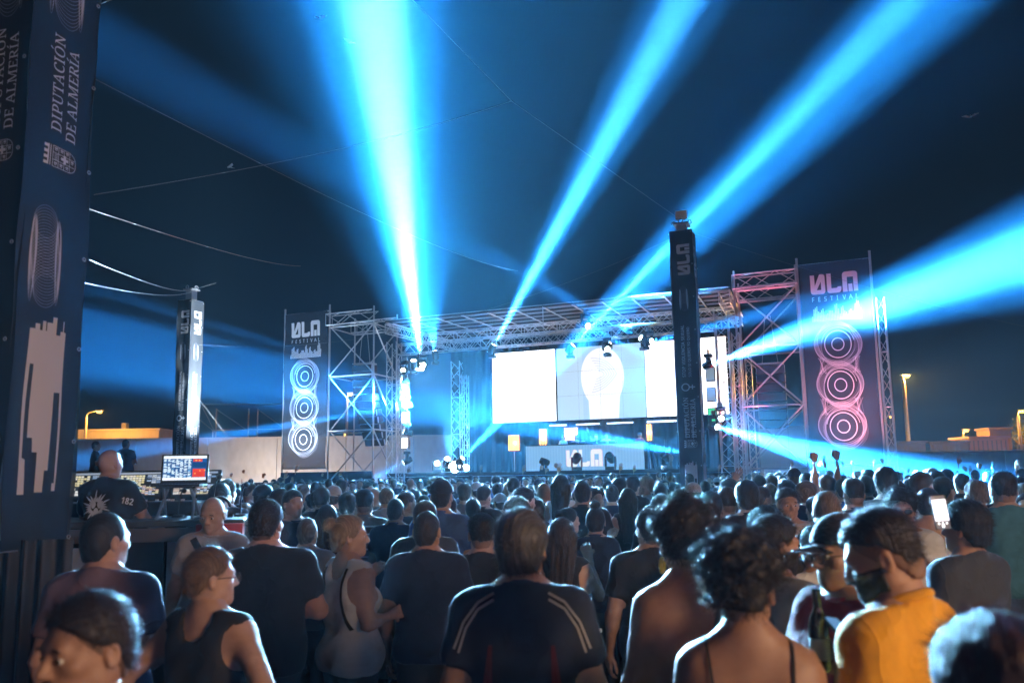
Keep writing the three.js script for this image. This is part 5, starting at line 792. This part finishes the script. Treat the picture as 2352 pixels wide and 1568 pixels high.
near('man just behind the dark t-shirt below the glaring lamp', { u: 976, v: 1149, d: 5.5, turn: -6, hair: 'short', hairColor: 'brown', skin: 'tan', top: 'tee', topMat: C.charcoal, lv: 'mid' });
near('man with faded dark hair left of the central man', { u: 1107, v: 1176, d: 4.7, turn: 2, hair: 'fade', hairColor: 'black', skin: 'light', top: 'tee', topMat: C.black });
near('central man in a navy sports shirt with white shoulder stripes and red panels', { u: 1196, v: 1164, d: 2.8, turn: 3, look: 6, hair: 'thick', hairColor: 'grey', skin: 'light', top: 'tee', topMat: C.navy, build: 1.12 }, (p, G) => {
  for (const s of [-1, 1]) { part(p, 'red_panel', patch(G.topField, 0, 0, 0, [0, 0, 1], 6, 16, 0.003, (a, t) => [s * (0.1 + a * (0.012 + 0.065 * (1 - t))), 0.9 + 0.42 * t, -0.35]), two(cloth(0.16, 0.012, 0.02))); for (const w of [0, 1]) sewn(p, 'white_stripe', G.topField, [[s * 0.095, 1.485 - w * 0.02, -0.3], [s * 0.15, 1.455 - w * 0.022, -0.3], [s * (0.2 - w * 0.008), 1.39 - w * 0.02, -0.3], [s * (0.235 - w * 0.016), 1.3 - w * 0.012, -0.3]], 0.008, C.white, [0, 0, 1], 22); }
});
near('woman with long straight hair and a black tank top', { u: 1290, v: 1188, d: 4.8, turn: 6, hair: 'long', hairColor: 'brown', skin: 'light', female: true, top: 'tank', topMat: C.black, arms: ['phone', 'hang'] });
near('woman with dark pinned up hair and dark jacket near the middle', { u: 1367, v: 1150, d: 6.3, turn: 8, hair: 'topbun', hairColor: 'black', skin: 'tan', female: true, top: 'long', topMat: C.navy, lv: 'mid' });
near('woman with a dark bun left of the dark jacket', { u: 1309, v: 1165, d: 6.8, turn: 60, look: 10, hair: 'bun', hairColor: 'black', skin: 'light', female: true, top: 'tank', topMat: C.black, lv: 'mid', arms: ['phone', 'hang'] });
near('man in a black t-shirt half hidden by the curly haired woman', { u: 1489, v: 1167, d: 4.6, turn: -6, look: -8, hair: 'short', hairColor: 'dark', skin: 'light', top: 'tee', topMat: C.black, build: 1.1 });
near('woman with high curly hair and bare back crossed by a black strap', { u: 1566, v: 1135, d: 2.8, turn: -4, look: 8, hair: 'curly', hairColor: 'dark', skin: 'tan', female: true, top: 'bandeau', topMat: C.black, arms: ['hang', 'hold'] }, (p, G, r) => {
  sewn(p, 'strap', G.field, [[-0.1, 1.5, -0.3], [-0.085, 1.42, -0.3], [-0.05, 1.32, -0.3], [0.03, 1.2, -0.3], [0.09, 1.12, -0.3]], 0.016, C.black);
  part(p, 'earring', new THREE.TorusGeometry(0.024, 0.006, 8, 18).rotateY(1.2).translate(0.083, 0.02, -0.012).applyMatrix4(r.M4), mat(0.85, 0.45, 0.03, 0.35));
});
near('woman with dark curly hair and thin shoulder straps close to the camera', { u: 1700, v: 1206, d: 2.15, turn: 10, look: 24, hair: 'curly', hairColor: 'black', skin: 'olive', female: true, top: 'bandeau', topMat: C.black, arms: ['hang', 'hold'] }, (p, G) => { for (const s of [-1, 1]) sewn(p, 'strap', G.field, [[s * 0.115, 1.5, -0.2], [s * 0.105, 1.4, -0.3], [s * 0.085, 1.28, -0.3], [s * 0.075, 1.14, -0.3]], 0.008, C.black); });
near('bearded man in profile looking right beside the curly haired women', { u: 1778, v: 1182, d: 3.3, turn: 62, look: 18, pitch: 6, hair: 'short', hairColor: 'black', skin: 'tan', top: 'tee', topMat: C.grey, beard: true, face: true });
near('man with combed back dark hair behind the bearded profile', { u: 1752, v: 1160, d: 4.0, turn: -18, hair: 'thick', hairColor: 'black', skin: 'tan', top: 'tee', topMat: C.black });
near('man in a white t-shirt between the bearded profile and the capped man', { u: 1868, v: 1206, d: 4.0, turn: -12, hair: 'short', hairColor: 'dark', skin: 'tan', top: 'tee', topMat: C.white });
near('man in a black cap and glasses wearing a dark red football shirt', { u: 1925, v: 1180, d: 2.65, turn: 252, look: 6, pitch: 4, hair: 'buzz', hairColor: 'black', skin: 'olive', top: 'tee', topMat: C.red, cap: 'black', glasses: 'clear', face: true, arms: ['low', 'low'] }, (p, G) => { for (const s of [-1, 1]) for (let w = 0; w < 3; w++) sewn(p, 'yellow_stripe', G.topField, [[s * 0.085, 1.62, -0.05 + w * 0.02], [s * 0.14, 1.6, -0.045 + w * 0.02], [s * 0.19, 1.55, -0.04 + w * 0.02]], 0.009, C.orange, [0, -1, 0], 10); part(p, 'chest_badge', patch(G.topField, [0.085, 1.3, 0.35], [0.075, 0, 0], [0, 0.09, 0], [0, 0, -1], 6, 6, 0.003), two(cloth(0.4, 0.12, 0.05))); });
near('bearded man in a bright orange t-shirt looking down to the left', { u: 2034, v: 1160, d: 2.25, turn: -38, look: -24, pitch: 20, hair: 'fade', hairColor: 'dark', skin: 'tan', top: 'tee', topMat: C.orange, beard: true, face: true, build: 1.12, arms: ['low', 'hang'] }, (p, G) => { part(p, 'polo_collar', new THREE.TorusGeometry(0.074, 0.016, 8, 26).scale(1, 1.05, 1).rotateX(Math.PI / 2 + 0.32).translate(0, 1.508, -0.02), C.orange); });
near('man in a dark grey t-shirt holding up a bright phone', { u: 2206, v: 1146, d: 3.8, turn: -22, look: -10, hair: 'thick', hairColor: 'black', skin: 'tan', top: 'tee', topMat: C.charcoal, arms: [[[0.24, 1.24, 0.2], [0.1, 1.44, 0.36], 'grip'], 'hang'] });
near('shirtless man with shaved hair turned away at the right', { u: 2131, v: 1117, d: 5.9, turn: 14, look: 30, hair: 'buzz', hairColor: 'black', skin: 'tan', top: 'none', legMat: C.denim, arms: ['hold', 'hang'] });
near('man in sunglasses and a white t-shirt facing the camera', { u: 2068, v: 1120, d: 5.4, turn: 205, look: -4, hair: 'afro', hairColor: 'black', skin: 'olive', top: 'tee', topMat: C.white, glasses: 'sun', face: true });
near('tall man in a teal t-shirt and denim shorts at the right edge', { u: 2300, v: 1083, d: 6.0, turn: 8, look: 8, hair: 'fade', hairColor: 'brown', skin: 'light', top: 'tee', topMat: C.teal, bottom: 'shorts', legMat: C.denim, build: 1.1 });
near('person with dark reddish hair very close in the bottom right corner', { u: 2262, v: 1402, d: 1.2, turn: -10, hair: 'thick', hairColor: 'red', skin: 'tan', top: 'tee', topMat: C.black });
near('man in a pale t-shirt with a short moustache facing the camera', { u: 1809, v: 1119, d: 6.1, turn: 176, look: 4, hair: 'fade', hairColor: 'dark', skin: 'tan', top: 'tee', topMat: cloth(0.5, 0.46, 0.48), face: true, lv: 'fg', strands: 900 });
near('man with cropped hair in front of the football shirt, back turned', { u: 1893, v: 1124, d: 4.8, turn: -4, look: 6, hair: 'buzz', hairColor: 'fair', skin: 'pink', top: 'tee', topMat: C.black, strands: 1200 });
near('man with a high fade and black t-shirt under the raised fists', { u: 1957, v: 1096, d: 6.6, turn: 6, hair: 'fade', hairColor: 'dark', skin: 'light', top: 'tee', topMat: C.black, lv: 'mid' });
near('man in a yellow t-shirt under the wide right beam', { u: 2238, v: 1102, d: 6.6, turn: 4, hair: 'short', hairColor: 'fair', skin: 'light', top: 'tee', topMat: C.orange, lv: 'mid' });
// ---------------------------------------------------------------- the crowd further in: a few figures built once, cloned and dressed one by one
const KIND = {};
const kind = (k, o, lv) => (KIND[k + lv] ??= (() => { const r = buildPerson(o, lv, 'x', people); scene.remove(r.p); taken.set('person', taken.get('person') - 1); return r.p; })());
const styles = {
  short: [{ hair: 'short', top: 'tee', arms: ['hang', 'hang'] }, 'short hair'], fade: [{ hair: 'fade', top: 'tee', arms: ['hold', 'hang'] }, 'faded hair'], thick: [{ hair: 'thick', top: 'tee', arms: ['hang', 'hold'] }, 'thick hair'], bald: [{ hair: 'bald', top: 'tee', arms: ['hang', 'hang'] }, 'shaved head'], buzz: [{ hair: 'buzz', top: 'tee', build: 1.15, arms: ['fold', 'fold'] }, 'cropped hair'],
  longw: [{ hair: 'long', female: true, top: 'tank', arms: ['hang', 'hold'] }, 'long hair'], bunw: [{ hair: 'bun', female: true, top: 'tee', arms: ['hang', 'hang'] }, 'hair in a bun'], bobw: [{ hair: 'bob', female: true, top: 'tee', arms: ['hold', 'hang'] }, 'bobbed hair'], cap: [{ hair: 'buzz', cap: 'dark', top: 'tee', arms: ['hang', 'hang'] }, 'dark cap'], wcap: [{ hair: 'buzz', cap: 'white', capBack: true, top: 'tee', arms: ['hang', 'hang'] }, 'backward pale cap'],
  fist: [{ hair: 'short', top: 'tee', arms: ['hang', 'up'] }, 'one raised fist'], wave: [{ hair: 'fade', top: 'tee', arms: ['upopen', 'hang'] }, 'one raised open hand'], both: [{ hair: 'thick', top: 'tee', arms: ['upopen', 'up'] }, 'both arms raised'], reach: [{ hair: 'buzz', cap: 'white', top: 'tee', arms: ['reach', 'hang'] }, 'outstretched arm'], curlyw: [{ hair: 'curly', female: true, top: 'tank', arms: ['hang', 'hang'] }, 'curly hair'], beard: [{ hair: 'thick', beard: true, top: 'tee', arms: ['hang', 'hang'], face: true }, 'dark beard'], phone: [{ hair: 'short', top: 'tee', arms: ['phone', 'hang'] }, 'phone hand raised'],
};
const tops = [['black', C.black], ['navy', C.navy], ['charcoal', C.charcoal], ['white', C.white], ['grey', C.grey], ['red', C.red], ['blue', C.blue], ['beige', C.beige], ['teal', C.teal], ['pink', C.pink]], skins = ['light', 'tan', 'olive', 'pink', 'tan', 'brown'], hairs = ['black', 'dark', 'black', 'brown', 'dark', 'fair'];
const pickTop = (R) => { const r = R(); return tops[r < 0.42 ? 0 : r < 0.56 ? 1 : r < 0.66 ? 2 : r < 0.82 ? 3 : r < 0.88 ? 4 : r < 0.9 ? 5 : r < 0.93 ? 6 : r < 0.96 ? 7 : r < 0.98 ? 8 : 9]; };
const crowd = [];   // { o, p, words }
const legMats = [C.charcoal, C.denim, C.black, C.navy, C.beige];
function join(st, lv, o, R) {
  const src = kind(st, styles[st][0], lv), p = src.clone(), top = o.top ?? pickTop(R), sk = skinTone[skins[Math.floor(R() * 6)]], hc = o.hairColor ?? hairs[Math.floor(R() * 6)];
  p.name = numbered('person'); scene.add(p); p.userData = { category: 'person', group: people };
  p.traverse((m) => { if (!m.isMesh) return; if (m.name === 'body') m.material = sk; else if (m.name === 'collar') m.material = top[1]; else if (m.name === 'stubble') m.material = stubble(Object.keys(skinTone).find((k) => skinTone[k] === sk), hc, styles[st][0].hair); else if (m.name === 'shirt') m.material = top[1]; else if (['hair', 'beard', 'eyebrow'].includes(m.name)) m.material = hairCol[hc]; else if (m.name === 'trousers') m.material = legMats[Math.floor(R() * 5)]; });
  putPerson(p, { ...o, hair: styles[st][0].hair, cap: styles[st][0].cap }); crowd.push({ p, o, hair: styles[st][1], tone: hc, top: top[0], woman: styles[st][0].female }); return p;
}
const T = Object.fromEntries(tops.map((t) => [t[0], t]));
{
  const R = rng(2024);
  // [where the top of the head is seen, metres away, kind, turned (degrees, 0 toward the stage), top]
  const seen = [[1713, 1102, 6.2, 'thick', 2, 'black'], [1668, 1117, 6.8, 'fade', -4, 'grey'], [1632, 1128, 5.6, 'short', 20, 'black'], [1753, 1117, 7.8, 'short', 70, 'black'], [1804, 1101, 8, 'thick', 0, 'navy'], [1855, 1103, 7.8, 'beard', 62, 'navy'], [1935, 1099, 8.2, 'fist', 2, 'blue'], [1985, 1092, 8.6, 'fist', -6, 'black'], [1590, 1108, 8.6, 'reach', -4, 'beige'], [1206, 1119, 6.8, 'cap', 60, 'black'], [768, 1115, 9, 'wcap', 4, 'black'], [1337, 1101, 7.6, 'buzz', 4, 'black'], [1250, 1107, 9, 'bald', 14, 'charcoal'], [1294, 1110, 9, 'short', -4, 'grey'], [1369, 1121, 8.8, 'bobw', 150, 'pink'], [1442, 1120, 8, 'longw', 8, 'black'], [1426, 1096, 10, 'longw', 60, 'charcoal'], [1455, 1093, 11, 'thick', 30, 'black'], [1480, 1092, 11.2, 'beard', -70, 'grey'], [646, 1120, 7.9, 'thick', 14, 'black'], [575, 1107, 10.4, 'fade', 30, 'black'], [543, 1120, 10.8, 'short', 24, 'navy'], [520, 1111, 12, 'short', 40, 'black'], [608, 1113, 8.2, 'cap', 30, 'charcoal'], [738, 1123, 9, 'short', 66, 'black'], [799, 1130, 8, 'thick', 0, 'navy'], [862, 1118, 10, 'bald', 10, 'charcoal'], [888, 1119, 9, 'short', 0, 'white'], [937, 1128, 8, 'short', 50, 'navy'], [1113, 1115, 9, 'fade', 24, 'black'], [1067, 1108, 10, 'thick', 0, 'grey'], [1086, 1146, 8, 'short', -6, 'navy'], [1168, 1104, 12, 'bald', 0, 'black'], [1142, 1107, 12.5, 'bunw', 0, 'grey'], [1187, 1137, 6.2, 'curlyw', 4, 'black'], [2031, 1071, 6.9, 'thick', 4, 'charcoal'], [2118, 1082, 6.6, 'fade', 58, 'white'], [2168, 1094, 7.1, 'short', 62, 'white'], [2164, 1121, 8, 'bobw', 170, 'black'], [2060, 1101, 8, 'buzz', 0, 'black'], [1954, 1106, 9, 'beard', 172, 'black'], [1851, 1085, 10, 'thick', 0, 'navy'], [1823, 1075, 10.8, 'cap', 4, 'grey'], [1897, 1089, 8.4, 'fade', 2, 'black'], [1743, 1090, 10.4, 'short', 8, 'black'], [1769, 1089, 10.6, 'fade', -2, 'charcoal'], [1680, 1104, 9, 'short', 0, 'black'], [1546, 1128, 7.6, 'buzz', 0, 'grey'], [1516, 1108, 9.6, 'short', 4, 'black'], [1405, 1112, 9.4, 'bunw', 10, 'navy'], [700, 1112, 11, 'fade', 20, 'black'], [668, 1108, 12, 'thick', 14, 'black'], [470, 1122, 9.2, 'short', 20, 'charcoal'], [425, 1126, 8.6, 'bald', 40, 'black'], [2290, 1100, 8.4, 'thick', 0, 'navy'], [2340, 1094, 9, 'short', 4, 'charcoal'], [2205, 1086, 10, 'bunw', 0, 'black'], [1015, 1120, 9.4, 'thick', 2, 'navy'], [1030, 1138, 7.4, 'short', 6, 'black'], [910, 1142, 7.2, 'buzz', 10, 'navy'], [1230, 1140, 7.6, 'longw', 6, 'navy'], [1600, 1140, 6.8, 'buzz', 0, 'charcoal']];
  for (const [u, v, d, st, turn, top] of seen) join(st, d < 9.3 ? 'mid' : 'lo', { u, v, d, turn, top: T[top] }, R);
  // raised hands seen against the lit desk
  for (const [u, v, d, st] of [[1265, 1094, 20, 'fist'], [1302, 1092, 18, 'fist'], [1392, 1094, 19, 'wave'], [1430, 1094, 22, 'wave'], [1545, 1092, 21, 'both'], [905, 1098, 21, 'wave'], [840, 1100, 22, 'phone'], [1790, 1084, 20, 'wave'], [2060, 1082, 17, 'fist'], [2170, 1082, 16, 'wave']]) join(st, 'lo', { u, v, d, turn: R() * 10 - 5 }, R);
  // everyone else up to the stage: spaced at random, no two closer than an arm's length
  const spots = crowd.map((c) => c.p.position).concat(nearPeople.map((o) => at(o.u, o.v, o.d))), ks = ['short', 'fade', 'thick', 'short', 'buzz', 'bald', 'longw', 'bunw', 'bobw', 'cap', 'wcap', 'thick', 'fade', 'short', 'curlyw', 'both', 'wave', 'phone', 'fist', 'wave'];
  const nrm = V3(Math.sin(YAW), 0, Math.cos(YAW)); let n = 0;
  for (let k = 0; k < 60000 && n < 188; k++) {
    const d = n < 30 && k < 9000 ? 6.2 + R() * 4.4 : 9.5 + Math.pow(R(), 0.85) * 19, u = 395 + R() * 1990, q = at(u, 1088, d), h = 1.55 + R() * 0.33;
    if (q.clone().sub(STAGE).dot(nrm) < 1.6 || Math.hypot(q.x - mastRight.x, q.z - mastRight.z) < 0.9 || Math.hypot(q.x - mastLeft.x, q.z - mastLeft.z) < 1 || q.x < -10.2 && d > 17) continue;
    if (spots.some((s) => Math.hypot(s.x - q.x, s.z - q.z) < (d < 10 ? 0.52 : 0.6 + 0.014 * d))) continue;
    spots.push(q.clone()); let v = 1088; for (let i = 0; i < 4; i++) v += (at(u, v, d).y - h) * SC / d;
    const r = R(), st = ks[Math.floor(r * (d < 12 ? 15 : ks.length))]; join(st, d < 9 ? 'mid' : 'lo', { u, v, d, turn: (R() - 0.5) * 44 + (R() < 0.16 ? (R() - 0.5) * 320 : 0) }, R); n++;
  }
  // the few performers and guests on the stage, two onlookers by the wall
  for (const [x, z, st, turn, top, l] of [[1.5, -4.5, 'short', 160, 'white', 'performer in a white shirt bending over the lit desk'], [0.0, -4.6, 'longw', 170, 'pink', 'guest with long hair left of the performer on stage'], [-0.7, -4.7, 'bobw', 178, 'white', 'guest in white dancing at the left end of the desk'], [0.9, -4.9, 'wave', 184, 'black', 'guest in black with a raised hand behind the desk'], [3.0, -4.9, 'cap', 200, 'red', 'person in a cap behind the right end of the desk']]) {
    const p = join(st, 'lo', { u: 1176, v: 1080, d: 30, turn, top: T[top] }, R); p.position.copy(onStage(x, 1.952, z)); p.scale.setScalar(0.98); p.rotation.y = YAW + (180 - turn) * Math.PI / 180; crowd.pop(); p.userData = { label: l, category: 'person', group: 'people on the stage' };
  }
  for (const [u, v, turn, l] of [[222, 1012, 60, 'onlooker in dark clothes on the riser before the pale wall, turned right'], [290, 1008, 10, 'broad onlooker in dark clothes on the riser before the pale wall']]) { const p = join('buzz', 'lo', { u, v, d: 20.4, base: 1.105, turn, top: T.charcoal }, R); crowd.pop(); p.userData = { label: l, category: 'person', group: 'onlookers by the wall' }; }
  // those too far in to tell apart, packed against the stage front
  const src = kind('short', styles.short[0], 'lo'), far = []; for (let k = 0; k < 30000 && far.length < 190; k++) { const d = 15 + R() * 19, u = 380 + R() * 2050, q = at(u, 1088, d); if (q.clone().sub(STAGE).dot(nrm) < 1.2 || (q.x < -9.6 && d > 17) || Math.hypot(q.x - mastRight.x, q.z - mastRight.z) < 0.9 || spots.some((s) => Math.hypot(s.x - q.x, s.z - q.z) < 0.6)) continue; spots.push(q.clone()); q.y = 0; far.push([q, 0.93 + R() * 0.1, (R() - 0.5) * 0.8]); }
  const mass = new THREE.Group(); mass.name = 'far_crowd'; mass.userData = { label: 'dense far crowd packed before the stage between the nearer people', category: 'crowd', kind: 'stuff' }; scene.add(mass);
  for (const m of src.children) { if (m.name === 'shoe') continue; const im = new THREE.InstancedMesh(m.geometry, m.material, far.length); im.name = m.name; far.forEach(([q, s, a], i) => im.setMatrixAt(i, new THREE.Matrix4().compose(q, new THREE.Quaternion().setFromAxisAngle(V3(0, 1, 0), a), V3(s, s, s)))); im.userData.kind = 'stuff'; mass.add(im); }
}
// ---- labels: what each wears, and where it stands among the things around it
{
  const zone = (u) => (u < 480 ? 'beside the sound desk' : u < 640 ? 'before the pale wall' : u < 770 ? 'below the left ring banner' : u < 890 ? 'below the left tower' : u < 1100 ? 'below the glaring lamp' : u < 1220 ? 'left of the lit desk' : u < 1480 ? 'below the lit desk' : u < 1650 ? 'around the right mast' : u < 1830 ? 'below the right tower' : u < 2040 ? 'below the right ring banner' : 'before the low right wall');
  const row = (d) => (d < 8 ? 'nearer row' : d < 11 ? 'middle row' : d < 15 ? 'further row' : d < 20 ? 'far row' : 'last rows'), groups = new Map();
  const what = (c) => `${c.woman ? 'woman' : 'man'} in ${c.top} with ${/hair$|bun$|head$|beard$/.test(c.hair) && !/head/.test(c.hair) ? (c.tone === 'fair' ? 'fair ' : c.tone === 'brown' ? 'brown ' : 'dark ').replace(/^dark $/, /^dark/.test(c.hair) ? '' : 'dark ') : ''}${c.hair}`;
  for (const c of crowd) { const k = `${what(c)}, ${row(c.o.d)} ${zone(c.o.u)}`; (groups.get(k) ?? groups.set(k, []).get(k)).push(c); }
  const ord = ['leftmost', 'second from left', 'third from left', 'fourth from left', 'fifth from left', 'sixth from left', 'seventh from left'];
  const short = (t) => { let w = t.split(' '); for (const cut of [' row', ' dark', ' raised', ' short', ' pale']) if (w.length > 16) { t = t.replace(cut, ''); w = t.split(' '); } return t; };
  for (const [k, list] of groups) list.sort((a, b) => a.o.u - b.o.u).forEach((c, i) => { c.p.userData.label = short(list.length > 1 ? `${ord[Math.min(i, 6)]} ${k}` : k); });
}
// ---------------------------------------------------------------- small things held in hands
{
  const ph = thing('smartphone', 'smartphone with a glaring white screen held up by the man in grey', 'phone', at(2160, 1176, 3.42), 0); ph.rotation.set(-0.12, 0.12, 0.06);
  part(ph, 'phone_case', rbox(0.072, 0.15, 0.008, 0.003), M.dark); part(ph, 'phone_screen', new THREE.PlaneGeometry(0.066, 0.142).translate(0, 0, 0.0045), new THREE.MeshStandardMaterial({ color: 0, emissive: 0xffffff, emissiveIntensity: 2.2, roughness: 0.2, emissiveMap: canvasTex(64, 128, (x) => { x.fillStyle = '#1a2030'; x.fillRect(0, 0, 64, 128); x.fillStyle = '#fff6ff'; x.fillRect(0, 14, 64, 84); x.fillStyle = '#ffffff'; for (const a of [14, 32, 50]) { x.beginPath(); x.arc(a, 108, 5, 0, 7); x.fill(); } x.beginPath(); x.arc(32, 118, 7, 0, 7); x.fill(); }) }));
  const L = new THREE.RectAreaLight(lin(0.85, 0.75, 1), 1.2, 0.06, 0.13); L.position.set(0, 0, 0.006); L.rotation.y = Math.PI; ph.add(L);
  const bo = thing('beer_bottle', 'dark glass bottle in the hand of the capped man', 'bottle', at(1882, 1452, 2.35)); const gl = mat(0.03, 0.018, 0.01, 0.12, 0, { clearcoat: 1 });
  part(bo, 'glass', new THREE.LatheGeometry([[0, -0.11], [0.029, -0.108], [0.03, -0.1], [0.03, 0.02], [0.025, 0.045], [0.013, 0.07], [0.0125, 0.115], [0.0145, 0.12], [0.0145, 0.126], [0.0, 0.127]].map(([x, y]) => new THREE.Vector2(x, y)), 20), gl); part(bo, 'paper_label', new THREE.CylinderGeometry(0.0304, 0.0304, 0.06, 20, 1, true).translate(0, -0.045, 0), mat(0.5, 0.45, 0.35, 0.7));
  const p2 = thing('smartphone', 'dark smartphone glinting in the hands of the capped man', 'phone', at(1945, 1462, 2.3), 0); p2.rotation.set(-1.1, 0.5, 0.4); part(p2, 'phone_case', rbox(0.075, 0.155, 0.009, 0.003), mat(0.3, 0.35, 0.4, 0.15, 0.8)); part(p2, 'phone_screen', new THREE.PlaneGeometry(0.068, 0.145).translate(0, 0, 0.005), glow(0.25, 0.55, 1, 0.5));
  const wb = thing('water_bottle', 'clear plastic bottle held low by the long haired woman', 'bottle', at(1378, 1490, 4.4)); part(wb, 'bottle', new THREE.LatheGeometry([[0, -0.1], [0.03, -0.1], [0.032, -0.06], [0.029, -0.04], [0.032, -0.02], [0.032, 0.04], [0.012, 0.075], [0.012, 0.09], [0, 0.09]].map(([x, y]) => new THREE.Vector2(x, y)), 18), new THREE.MeshPhysicalMaterial({ color: 0xffffff, transmission: 1, thickness: 0, roughness: 0.05 })); part(wb, 'screw_cap', new THREE.CylinderGeometry(0.015, 0.015, 0.018, 14).translate(0, 0.1, 0), M.white);
}
// ---------------------------------------------------------------- stall lamps behind the photographer: their warm light falls on the backs
{
  const lampOn = (name, label, p, aim, color, power, w, h) => {
    const o = thing(name, label, 'lamp', V3(p.x, 0, p.z), Math.atan2(aim.x - p.x, aim.z - p.z)); part(o, 'post', bar(V3(0, 0, 0), V3(0, p.y, 0), 0.03, 8), M.steel); part(o, 'lamp_housing', rbox(w + 0.06, h + 0.06, 0.08, 0.01, 0, p.y, 0.02), M.dark); part(o, 'light_face', new THREE.PlaneGeometry(w, h).translate(0, p.y, 0.063), glow(...color, 2));
    const L = new THREE.RectAreaLight(lin(...color), power, w, h); L.position.set(0, p.y, 0.07); L.rotation.y = Math.PI; o.add(L);
  };
  lampOn('stall_lamp', 'warm stall lamp on a post to the right of the camera', V3(4.9, 2.7, 1.6), V3(1.2, 1.4, -2.6), [1, 0.66, 0.4], 125, 1.4, 0.6);
  lampOn('stall_lamp', 'warm stall lamp on a post behind the camera to the left', V3(-0.9, 3.3, 5.6), V3(-1.6, 1.3, -3.5), [1, 0.66, 0.6], 4.5, 1.4, 0.5);
  lampOn('stall_lamp', 'small magenta stall lamp just right of the camera', V3(1.9, 2.15, 0.5), V3(0.75, 1.5, -1.2), [1, 0.08, 0.4], 30, 0.3, 0.12);
}
// ---------------------------------------------------------------- sky specks high over the stage: birds crossing the beams
{
  const bird = new THREE.BufferGeometry(), w = 0.62;
  bird.setAttribute('position', new THREE.BufferAttribute(new Float32Array([0, 0, 0.3, -0.07, 0.03, 0, 0.07, 0.03, 0, 0, 0, -0.3, -w, 0.16, -0.1, -w * 0.5, 0.14, 0.08, w, 0.16, -0.1, w * 0.5, 0.14, 0.08]), 3));
  bird.setIndex([0, 2, 1, 1, 2, 3, 1, 5, 4, 1, 4, 3, 2, 6, 7, 2, 3, 6]); bird.computeVertexNormals();
  [[805, 97, 62, 'above the thick white beam'], [2230, 267, 58, 'in the dark sky at the far right'], [735, 40, 66, 'highest, near the top of the frame'], [530, 385, 60, 'in the dark sky left of the thick beam']].forEach(([u, v, d, l]) => {
    const o = thing('bird', 'small white bird flying ' + l, 'bird', at(u, v, d), u, 'birds crossing the night sky'); part(o, 'body', bird, M.white);
  });
}
scene.updateMatrixWorld(true);
shadows(scene);
renderer.render(scene, camera);
